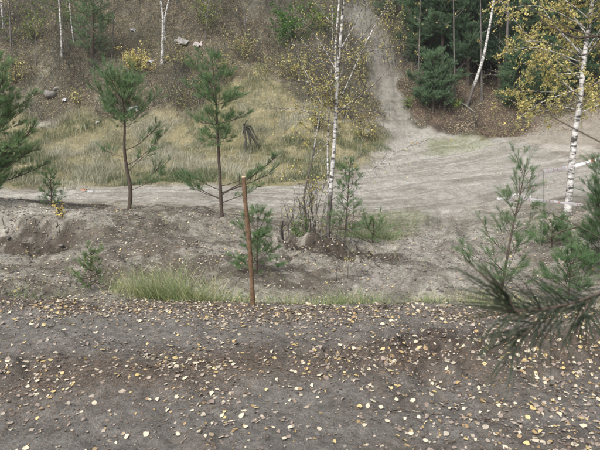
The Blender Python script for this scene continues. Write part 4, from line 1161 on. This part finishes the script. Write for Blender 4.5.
fallen_log("dark fallen branch in the hollow at the right", (540, 266), (552, 275), .012, 4, 7, .2)

# ------------------------------------------------------------------ foreground leaves
def leaf_shape(r, kind):
    """One birch leaf, 1 unit long: outline + midrib, curled. Lies in xy, z up."""
    n = 7
    s = np.linspace(0, 1, n)
    wv = np.array([0, .34, .44, .42, .32, .17, 0]) * r.uniform(.85, 1.2)
    curl = [.05, .22, .42][kind] * r.uniform(.7, 1.3); bend = [.04, .18, .35][kind] * r.choice([-1, 1]) * r.uniform(.5, 1.2)
    y = s - .5
    zc = bend * (s - .5)**2 * 2
    mid = np.stack([r.normal(0, .012, n), y, zc], 1)
    Lf = mid + np.stack([-wv * math.cos(curl), 0 * s + r.normal(0, .02, n), wv * math.sin(curl) + r.normal(0, .015, n)], 1)
    Rt = mid + np.stack([wv * math.cos(curl * r.uniform(.4, 1.2)), 0 * s + r.normal(0, .02, n), wv * math.sin(curl) * r.uniform(.5, 1.1) + r.normal(0, .015, n)], 1)
    V = np.concatenate([mid, Lf[1:-1], Rt[1:-1]])          # 7 + 5 + 5
    F = []
    for i in range(n - 1):
        l = lambda k: k if k in (0, n-1) else n + k - 1
        q = lambda k: k if k in (0, n-1) else n + 5 + k - 1
        for side, rev in ((l, False), (q, True)):
            f = [i, i + 1, side(i + 1), side(i)]
            f = [v for j, v in enumerate(f) if v not in f[:j]]
            if not rev: f = f[::-1]
            if len(f) == 4: F.append([f[0], f[1], f[2]]); F.append([f[0], f[2], f[3]])
            elif len(f) == 3: F.append(f)
    # stalk: a thin sliver
    o = len(V); V = np.concatenate([V, [[-.012, -.5, .0], [.012, -.5, .0], [r.uniform(-.1, .1), -.78, r.uniform(0, .08)]]]); F.append([o, o+2, o+1])
    return V, np.array(F)

def leaf_density(x, y):
    rl = ridge_line(x)
    a = .20 + .55 * np.exp(-((y - rl) / .36)**2) * (.6 + .6 * smooth(-.2, .3, fbm(x, y, .6, 2, 201))) + (1.3 + 1.2 * np.exp(-((x + .45) / 1.1)**2)) * np.exp(-((y - browy(x) + .10) / .26)**2) + .10 * smooth(3.1, 2.6, y)
    a = a + .22 * smooth(.4, 1.6, x) * smooth(4.6, 3.6, y)
    a = a * (.45 + 1.0 * smooth(-.25, .25, fbm(x, y, .35, 3, 202)))
    return np.clip(a, 0, 1)

def fore_leaves():
    r = np.random.default_rng(203)
    shapes = [[leaf_shape(r, k) for _ in range(5)] for k in range(3)]
    x, y = scatter(15500, (-4.2, 4.2), (2.1, 5.3), leaf_density, r)
    n = len(x)
    # tint by kind: pale cream, yellow, tan, grey-brown
    kinds = r.choice(5, n, p=[.27, .12, .10, .22, .29])
    centre = np.array([.08, .36, .53, .66, .88]); tint = np.clip(centre[kinds] + r.uniform(-.06, .06, n), 0, 1)
    edge = np.exp(-((y - browy(x) + .05) / .2)**2) > .5
    sw = edge & (kinds == 0) & (r.uniform(0, 1, n) < .35)
    kinds[sw] = 2; tint[sw] = r.uniform(.45, .56, sw.sum())
    size = .017 + .027 * r.beta(1.4, 2.0, n) * np.where(kinds == 4, .9, 1)
    state = r.choice(3, n, p=[.50, .35, .15])
    nr = Hn(x, y, .03)
    nr = unit(nr + r.normal(0, 1, (n, 3)) * np.array([.13, .32, .55])[state][:, None])
    ang = r.uniform(0, 6.28, n); d = np.stack([np.cos(ang), np.sin(ang), 0 * x], 1); d = unit(d - (d * nr).sum(1, keepdims=True) * nr)
    s = np.cross(d, nr)
    pos = np.stack([x, y, H(x, y)], 1) + nr * (r.uniform(-.003, .007, n) + size * .06)[:, None] + np.array([0, 0, 1]) * (np.array([0, .003, .008])[state])[:, None]
    u, v, dep = project(pos)
    vis = (u > 2) & (u < 598) & (v > 2) & (v < 447) & (size > .0235)
    order = np.argsort(np.where(vis, dep - size * 20, 1e6))
    solo = set(order[:298].tolist())
    cname = ["cream", "yellow", "orange-tan", "pinkish-grey", "dark brown"]; sname = ["flat", "curled", "tilted"]; cname[3] = "pinkish-grey"; cname[4] = "brown"
    meshes = {}
    bulk = Buf()
    shp = r.integers(0, 5, n)
    big = np.where(size > .0235)[0]
    from mathutils import Matrix
    for i in range(n):
        V, F = shapes[state[i]][shp[i]]
        if i in solo:
            tb = int(round(float(tint[i]) * 24))
            key = (state[i], shp[i], tb)
            if key not in meshes:
                b = Buf(); b.add(V, F, tb / 24); meshes[key] = b.mesh("fallen_leaf", M['fallen'], True)
            o = bpy.data.objects.new("fallen_leaf", meshes[key]); COL.objects.link(o)
            mm = np.eye(4); mm[:3, 0] = s[i] * size[i]; mm[:3, 1] = d[i] * size[i]; mm[:3, 2] = nr[i] * size[i]; mm[:3, 3] = pos[i]
            o.matrix_world = Matrix(mm.tolist())
            uu, vv = u[i], v[i]
            col = ["by the left edge", "left of the middle", "near the middle", "right of the middle", "by the right edge"][min(4, int(uu // 120))]
            rw = "close to the bottom edge" if vv > 428 else "a little above the bottom edge" if vv > 404 else "just below the brown litter ridge" if vv > 385 else "on the litter ridge"
            sz = "large" if size[i] > .035 else "small" if size[i] < .0275 else "medium"
            dn = np.hypot(x[big] - x[i], y[big] - y[i]); dn[big == i] = 9; j = int(np.argmin(dn)); nb_ = cname[kinds[big[j]]]
            rel = "overlapping a" if dn[j] < .6 * size[i] else "touching a" if dn[j] < 1.05 * size[i] else "beside a" if dn[j] < 2.2 * size[i] else "apart from a"
            rw = rw.replace("close to the bottom edge", "lowest").replace("a little above the bottom edge", "near bottom").replace("just below the brown litter ridge", "below the ridge").replace("on the litter ridge", "on the ridge")
            if rel[-1] == 'a' and nb_[0] == 'o': rel += 'n'
            tag(o, f"{sz} {sname[state[i]]} {cname[kinds[i]]} leaf {rel} {nb_} one, {col}, {rw}", "fallen leaf", "fallen leaves on the near soil")
        else:
            Wd = pos[i] + size[i] * (V[:, :1] * s[i] + V[:, 1:2] * d[i] + V[:, 2:] * nr[i])
            bulk.add(Wd, F, tint[i])
    tag(bulk.build("scattered_leaves", M['fallen'], None, True), "smaller fallen birch leaves scattered over the near soil", "leaf litter", kind='stuff')
    # farther leaves on bank and hollow
    x, y = scatter(54000, (-9, 9), (4.8, 16), None, r)
    zz = zones(x, y)
    d = zz['mound'] * (1 - .6 * polymask(x, y, P_HOLLOW, .4)) * (.30 + .2 * smooth(1, 3, x) + .5 * smooth(-.1, .3, fbm(x, y, .8, 3, 204))) + zz['track'] * .06 + .8 * np.exp(-((y - browy(x) - .45) / .3)**2)
    keep = (r.uniform(0, 1, len(x)) < d * .62) & in_view(x, y); x, y = x[keep], y[keep]; n = len(x); nr = Hn(x, y, .05)
    V, F = leaves(np.stack([x, y, H(x, y)], 1) + nr * .012, r.uniform(.018, .050, n), r, nrm=nr, aspect=.85)
    b = Buf(); kinds = r.choice(5, n, p=[.30, .08, .10, .20, .32]); b.add(V, F, np.repeat(np.clip(centre[kinds] + r.uniform(-.05, .05, n), 0, 1), 4))
    tag(b.build("bank_leaves", M['fallen']), "pale fallen leaves dotted over the bank and hollow", "leaf litter", kind='stuff')
    # far leaves on the track edges
    x, y = scatter(6000, (-14, 16), (16, 34), None, r); keep = (r.uniform(0, 1, len(x)) < .12 + .3 * smooth(.1, .4, fbm(x, y, 2, 2, 205))) & in_view(x, y)
    x, y = x[keep], y[keep]; n = len(x); nr = Hn(x, y, .1)
    V, F = leaves(np.stack([x, y, H(x, y)], 1) + nr * .02, r.uniform(.05, .08, n), r, nrm=nr)
    b = Buf(); b.add(V, F, np.repeat(r.uniform(.0, .7, n), 4)); tag(b.build("track_leaves", M['fallen']), "fallen leaves strewn thinly over the far track", "leaf litter", kind='stuff')
fore_leaves()

# crumbs of soil, rotten leaf bits, pine needles, twigs
def crumbs():
    r = np.random.default_rng(211)
    def blob():
        th = np.arange(5) / 5 * 6.283
        V = np.concatenate([[[0, 0, .6]], np.stack([np.cos(th), np.sin(th), .15 + 0 * th], 1) * r.uniform(.7, 1.2, (5, 1)), np.stack([np.cos(th + .5), np.sin(th + .5), -.5 + 0 * th], 1) * r.uniform(.6, 1, (5, 1))])
        F = [[0, 1+i, 1+(i+1) % 5] for i in range(5)]
        for i in range(5): F += [[1+i, 6+i, 1+(i+1) % 5], [1+(i+1) % 5, 6+i, 6+(i+1) % 5]]
        return V, np.array(F)
    shapes = [blob() for _ in range(6)]
    b = Buf()
    def put(x, y, sz, tr):
        n = len(x); P = np.stack([x, y, H(x, y)], 1); k = r.integers(0, 6, n)
        for q in range(6):
            m = k == q; V, F = shapes[q]; nn = m.sum()
            if not nn: continue
            a = r.uniform(0, 6.28, nn); c, s = np.cos(a)[:, None], np.sin(a)[:, None]
            X = V[None, :, 0] * c - V[None, :, 1] * s; Y = V[None, :, 0] * s + V[None, :, 1] * c
            VV = np.stack([X, Y, np.repeat(V[None, :, 2], nn, 0) * .8], -1) * sz[m][:, None, None] + P[m][:, None, :]
            FF = (F[None] + (np.arange(nn) * len(V))[:, None, None]).reshape(-1, 3)
            b.add(VV.reshape(-1, 3), FF, np.repeat(r.uniform(*tr, nn), len(V)))
    rough = lambda x, y: np.clip(.25 + .9 * np.exp(-((y - ridge_line(x)) / .4)**2) * smooth(-.1, .3, fbm(x, y, .7, 3, 31)) + smooth(.2, 1.2, x) * np.exp(-((y - ridge_line(x) - .25) / .4)**2) + .5 * np.exp(-((y - browy(x)) / .2)**2), 0, 1)
    x, y = scatter(52000, (-4, 4), (2.1, 5.2), rough, r); put(x, y, r.gamma(2, .0020, len(x)).clip(.0015, .020), (0, .85))
    x, y = scatter(45000, (-8, 8), (5.4, 13.5), lambda X, Y: zones(X, Y)['mound'] * .8, r); k = in_view(x, y); put(x[k], y[k], r.gamma(2, .006, k.sum()).clip(.005, .05), (.2, 1))
    tag(b.build("soil_crumbs", M['clod']), "loose crumbs of soil on the near ground and bank", "soil", kind='stuff')
    # rotten leaf fragments
    x, y = scatter(48000, (-4.2, 4.2), (2.1, 5.35), lambda X, Y: np.clip(leaf_density(X, Y) * .9, 0, 1), r); n = len(x); nr = Hn(x, y, .03)
    V, F = leaves(np.stack([x, y, H(x, y)], 1) + nr * .004, r.uniform(.007, .026, n), r, nrm=nr)
    c = Buf(); c.add(V, F, np.repeat(r.choice([.1, .5, .66, .78, .97, 1.0], n, p=[.06, .18, .17, .15, .24, .20]), 4))
    tag(c.build("rotten_leaf_bits", M['fallen']), "brown crumbled leaf fragments in the soil", "leaf litter", kind='stuff')
    # fallen pine needles
    dens = lambda X, Y: np.clip(.12 + .8 * np.exp(-((Y - ridge_line(X)) / .36)**2) + .35 * np.exp(-((Y - browy(X) + .1) / .3)**2), 0, 1) * smooth(-.3, .15, fbm(X, Y, .5, 2, 215))
    x, y = scatter(60000, (-4.2, 4.2), (2.1, 5.3), dens, r); n = len(x); a = r.uniform(0, 6.28, n); L = r.uniform(.025, .055, n)
    d = np.stack([np.cos(a), np.sin(a), 0 * x], 1); nr = Hn(x, y, .03); d = unit(d - (d * nr).sum(1, keepdims=True) * nr + r.normal(0, .06, (n, 3)))
    s = np.cross(d, nr) * .0010; P = np.stack([x, y, H(x, y)], 1) + nr * .006
    V = np.stack([P - d * L[:, None] / 2 - s, P - d * L[:, None] / 2 + s, P + d * L[:, None] / 2 + s, P + d * L[:, None] / 2 - s], 1).reshape(-1, 3)
    c = Buf(); c.add(V, np.arange(n)[:, None] * 4 + np.arange(4), np.repeat(r.uniform(0, 1, n), 4))
    tag(c.build("fallen_needles", M['needlelit']), "reddish fallen pine needles in the litter", "needle litter", kind='stuff')
crumbs()

def ground_twigs():
    r = np.random.default_rng(221)
    data = [((232,330),(296,321),.0035,"long thin bare twig lying below the stake"),((385,310),(420,300),.004,"bare twig on the brow right of the low green tuft"),
            ((40,385),(70,378),.003,"thin twig in the litter at the left"),((470,392),(500,384),.0035,"twig on the dark clods at the right"),((350,352),(378,360),.003,"short twig on the ridge near the middle"),
            ((150,420),(170,428),.003,"short twig near the bottom left")]
    for k, (a, b_, rad, lab) in enumerate(data):
        A, B = hit(*a), hit(*b_); q = A + (B - A) * np.linspace(0, 1, 8)[:, None] + r.normal(0, .006, (8, 3)); q[:, 2] = H(q[:, 0], q[:, 1]) + rad + .004
        b = Buf(); V, F = tubes(q[None], (rad * np.linspace(1, .5, 8))[None], 5); b.add(V, F, .45)
        tag(b.build("fallen_twig", M['twig'], None, True, A), lab, "twig", "twigs on the near soil")
    # dug-up roots by the birches
    for k in range(14):
        px = 252 + k * 10.4 + r.uniform(-3, 3); row = 246 + (px - 300) * .12 + r.uniform(-6, 10)
        A = hit(px, row, 8); B = hit(px + r.uniform(-16, 16), row + r.uniform(2, 12), 8)
        if np.linalg.norm(B - A) > 1.2: B = A + (B - A) * 1.2 / np.linalg.norm(B - A)
        q = A + (B - A) * np.linspace(0, 1, 8)[:, None] + r.normal(0, .02, (8, 3)); q[:, 2] = np.maximum(q[:, 2], H(q[:, 0], q[:, 1])) + .012
        uu = project(A[None])[0][0]; rootplace = f"{['left of the dark stub','between the stub and thin birch','under the thin birch','under the white birch','right of the white birch','at the right end of the dark soil'][min(5, max(0, int((uu - 250) // 24)))]}"
        b = Buf(); V, F = tubes(q[None], (r.uniform(.006, .014) * np.linspace(1, .4, 8))[None], 5); b.add(V, F, r.uniform(.2, .7))
        tag(b.build("bare_root", M['twig'], None, True, A), f"bare root {rootplace}, {['first','second','third','fourth','fifth','sixth','seventh','eighth','ninth','tenth','eleventh','twelfth','thirteenth','last'][k]} from the left", "root", "bare roots below the birches")
ground_twigs()
def lip_roots():
    r = np.random.default_rng(251)
    for k in range(7):
        px = [4, 14, 25, 36, 47, 57, 66][k]; A = hit(px, 222 + r.uniform(-2, 3), 7); B = hit(px + r.uniform(-5, 5), 238 + r.uniform(-5, 4), 7)
        q = A + (B - A) * np.linspace(0, 1, 8)[:, None] + r.normal(0, .025, (8, 3)); q[:, 2] = np.maximum(q[:, 2], H(q[:, 0], q[:, 1]) + .02)
        b = Buf(); V, F = tubes(q[None], (r.uniform(.005, .010) * np.linspace(1, .4, 8))[None], 5); b.add(V, F, r.uniform(.2, .8))
        tag(b.build("bare_root", M['twig'], None, True, A), f"{['leftmost','second','third','fourth','fifth','sixth','rightmost'][k]} root hanging in the dark hollow of the left bank", "root", "roots hanging from the left bank")
lip_roots()

def bank_debris():
    r = np.random.default_rng(241)
    x, y = scatter(62000, (-9, 9), (4.9, 15), lambda X, Y: (zones(X, Y)['mound'] * .7 + .1) * smooth(-.35, .2, fbm(X, Y, .7, 3, 242)), r)
    k = in_view(x, y); x, y = x[k], y[k]; n = len(x); a = r.uniform(0, 6.28, n); L = r.gamma(2, .022, n).clip(.015, .16)
    d = np.stack([np.cos(a), np.sin(a), 0 * x], 1); nr = Hn(x, y, .05); d = unit(d - (d * nr).sum(1, keepdims=True) * nr + r.normal(0, .12, (n, 3)))
    P = np.stack([x, y, H(x, y)], 1) + nr * .008; mid = P + nr * (L * .06)[:, None]
    T = np.stack([P - d * L[:, None] / 2, mid, P + d * L[:, None] / 2 + nr * (L * r.uniform(0, .3, n))[:, None]], 1)
    V, F = tubes(T, np.tile([.0018, .0016, .001], (n, 1)), 3)
    b = Buf(); b.add(V, F, np.repeat(r.uniform(.0, 1, n), 9))
    tag(b.build("bank_debris", M['twig'], None), "broken twigs and straw strewn over the bank and hollow", "debris", kind='stuff')
bank_debris()

# ------------------------------------------------------------------ near pine whose branch reaches in from the right
def near_pine():
    r = np.random.default_rng(231)
    base = np.array([1.25, .75, H(1.25, .75)[0]])
    root = empty("pine_tree", base, "near pine with a dark long-needled branch reaching in from the right edge", "pine tree")
    tp = base + np.array([[0, 0, -.1], [.02, 0, .6], [0, .03, 1.3], [.03, .02, 2.2], [.02, .04, 3.4]])
    q, _ = resample(tp, 16); b = Buf(); V, F = tubes(q[None], (.06 * np.linspace(1.2, .5, 16))[None], 10); b.add(V, F, .5); b.build("trunk", M['pbark'], root, True, base)
    start = np.array([1.24, .75, 1.36])
    main = [start, W(640, 268, .76), W(604, 294, .70), W(575, 304, .67), W(556,313,.65), W(537,319,.63), W(520,317,.62), W(507,311,.61)]
    fork = [W(541, 318, .64), W(528, 331, .62), W(513, 342, .61)]
    up = [W(522, 317, .62), W(512, 306, .615), W(508, 295, .61)]
    c3 = [W(590, 299, .69), W(585, 310, .66), W(578, 318, .64)]
    shoots = []
    for k, (pts, rad) in enumerate([(main, .0036), (fork, .0022), (up, .0022), (c3, .002)]):
        P, L = resample(pts, 16); b = Buf(); V, F = tubes(P[None], (rad * np.linspace(1, .45, 16))[None], 7); b.add(V, F, .25); b.build("branch", M['pbark'], root, True, base)
        shoots.append((P, L))
    nb = Buf()
    def needleset(P, t0, t1, n, L, out, fwd, bias, tint):
        t = r.uniform(t0, t1, n); p, d = at_path(np.repeat(P[None], n, 0), t)
        rd = unit(r.normal(0, 1, (n, 3))); rd = unit(rd - (rd * d).sum(1, keepdims=True) * d)
        dv = unit(rd * out + d * fwd + np.array(bias) + r.normal(0, .08, (n, 3)))
        ll = L * r.uniform(.7, 1.1, n)
        K = 4; NP = np.stack([p + dv * (ll * k / (K - 1))[:, None] + np.array([0, 0, -1]) * (ll * .10 * (k / (K-1))**2)[:, None] for k in range(K)], 1)
        V, F = tubes(NP, np.tile([.0007, .00075, .0007, .0003], (n, 1)), 4)
        nb.add(V, F, np.repeat(np.clip(tint + r.normal(0, .2, n), 0, 1), K * 4))
    Pm, Pf, Pu, Pc = [s[0] for s in shoots]
    needleset(Pm, .50, .95, 120, .084, .85, .35, (-.1, 0, -.75), .35)
    needleset(Pm, .82, 1.0, 60, .088, .7, .85, (-.15, 0, .12), .5)
    needleset(Pf, .2, 1.0, 26, .078, .7, .9, (-.1, 0, -.1), .5)
    needleset(Pu, .1, 1.0, 34, .085, .6, .6, (-.8, 0, .25), .7)
    needleset(Pc, .1, 1.0, 34, .055, .8, .4, (0, 0, -.4), .35)
    tag(nb.build("needles", M['nneedle'], root, False, base), kind='stuff')
    # dead dark twigs of the same tree crossing the upper right corner
    dead = [[np.array([1.26, .78, 2.0]), W(650, 52, 1.1), W(604, 36, 1.15), W(560, 27, 1.2), W(535, 14, 1.25), W(520, 2, 1.3)],
            [W(604, 36, 1.15), W(575, 38, 1.15), W(556, 30, 1.17), W(540, 20, 1.2)],
            [np.array([1.26, .78, 1.62]), W(660, 175, 1.0), W(610, 146, 1.05), W(580, 132, 1.1), W(556, 120, 1.15), W(545, 112, 1.2)]]
    for pts in dead:
        P, L = resample(pts, 18); P = P + r.normal(0, .0015, P.shape); b = Buf(); V, F = tubes(P[None], (.0028 * np.linspace(1, .4, 18))[None], 6); b.add(V, F, .0); b.build("dead_branch", M['pbark'], root, True, base)
    # bare forks lower down, over the right-hand saplings
    for pts in [[np.array([1.26, .80, 1.45]), W(680, 270, 1.6), W(605, 242, 2.4), W(575, 222, 2.6), W(548, 214, 2.7), W(530, 205, 2.8)], [W(580, 226, 2.55), W(560, 232, 2.6), W(545, 240, 2.6)]]:
        P, L = resample(pts, 18); b = Buf(); V, F = tubes(P[None], (.0042 * np.linspace(1, .4, 18))[None], 6); b.add(V, F, .0); b.build("dead_branch", M['pbark'], root, True, base)
near_pine()

# ------------------------------------------------------------------ thin haze volume added to lift the far darks
def haze():
    me = bpy.data.meshes.new("haze")
    X0, X1, Y0, Y1, Z0, Z1 = -302, 302, -302, 302, -4.5, 44
    v = [(x, y, z) for z in (Z0, Z1) for x, y in ((X0, Y0), (X1, Y0), (X1, Y1), (X0, Y1))]
    me.from_pydata(v, [], [(3,2,1,0),(4,5,6,7),(0,1,5,4),(1,2,6,5),(2,3,7,6),(3,0,4,7)])
    m, nt, out = newmat("thin_haze")
    p = nt.nodes.new("ShaderNodeVolumePrincipled"); p.inputs['Color'].default_value = (.93, .96, 1, 1); p.inputs['Density'].default_value = 0.0004; p.inputs['Anisotropy'].default_value = 0.0
    nt.links.new(p.outputs[0], out.inputs['Volume']); me.materials.append(m)
    o = bpy.data.objects.new("haze", me); COL.objects.link(o); tag(o, "thin pale haze volume added to lift the far darks", kind='stuff')
haze()
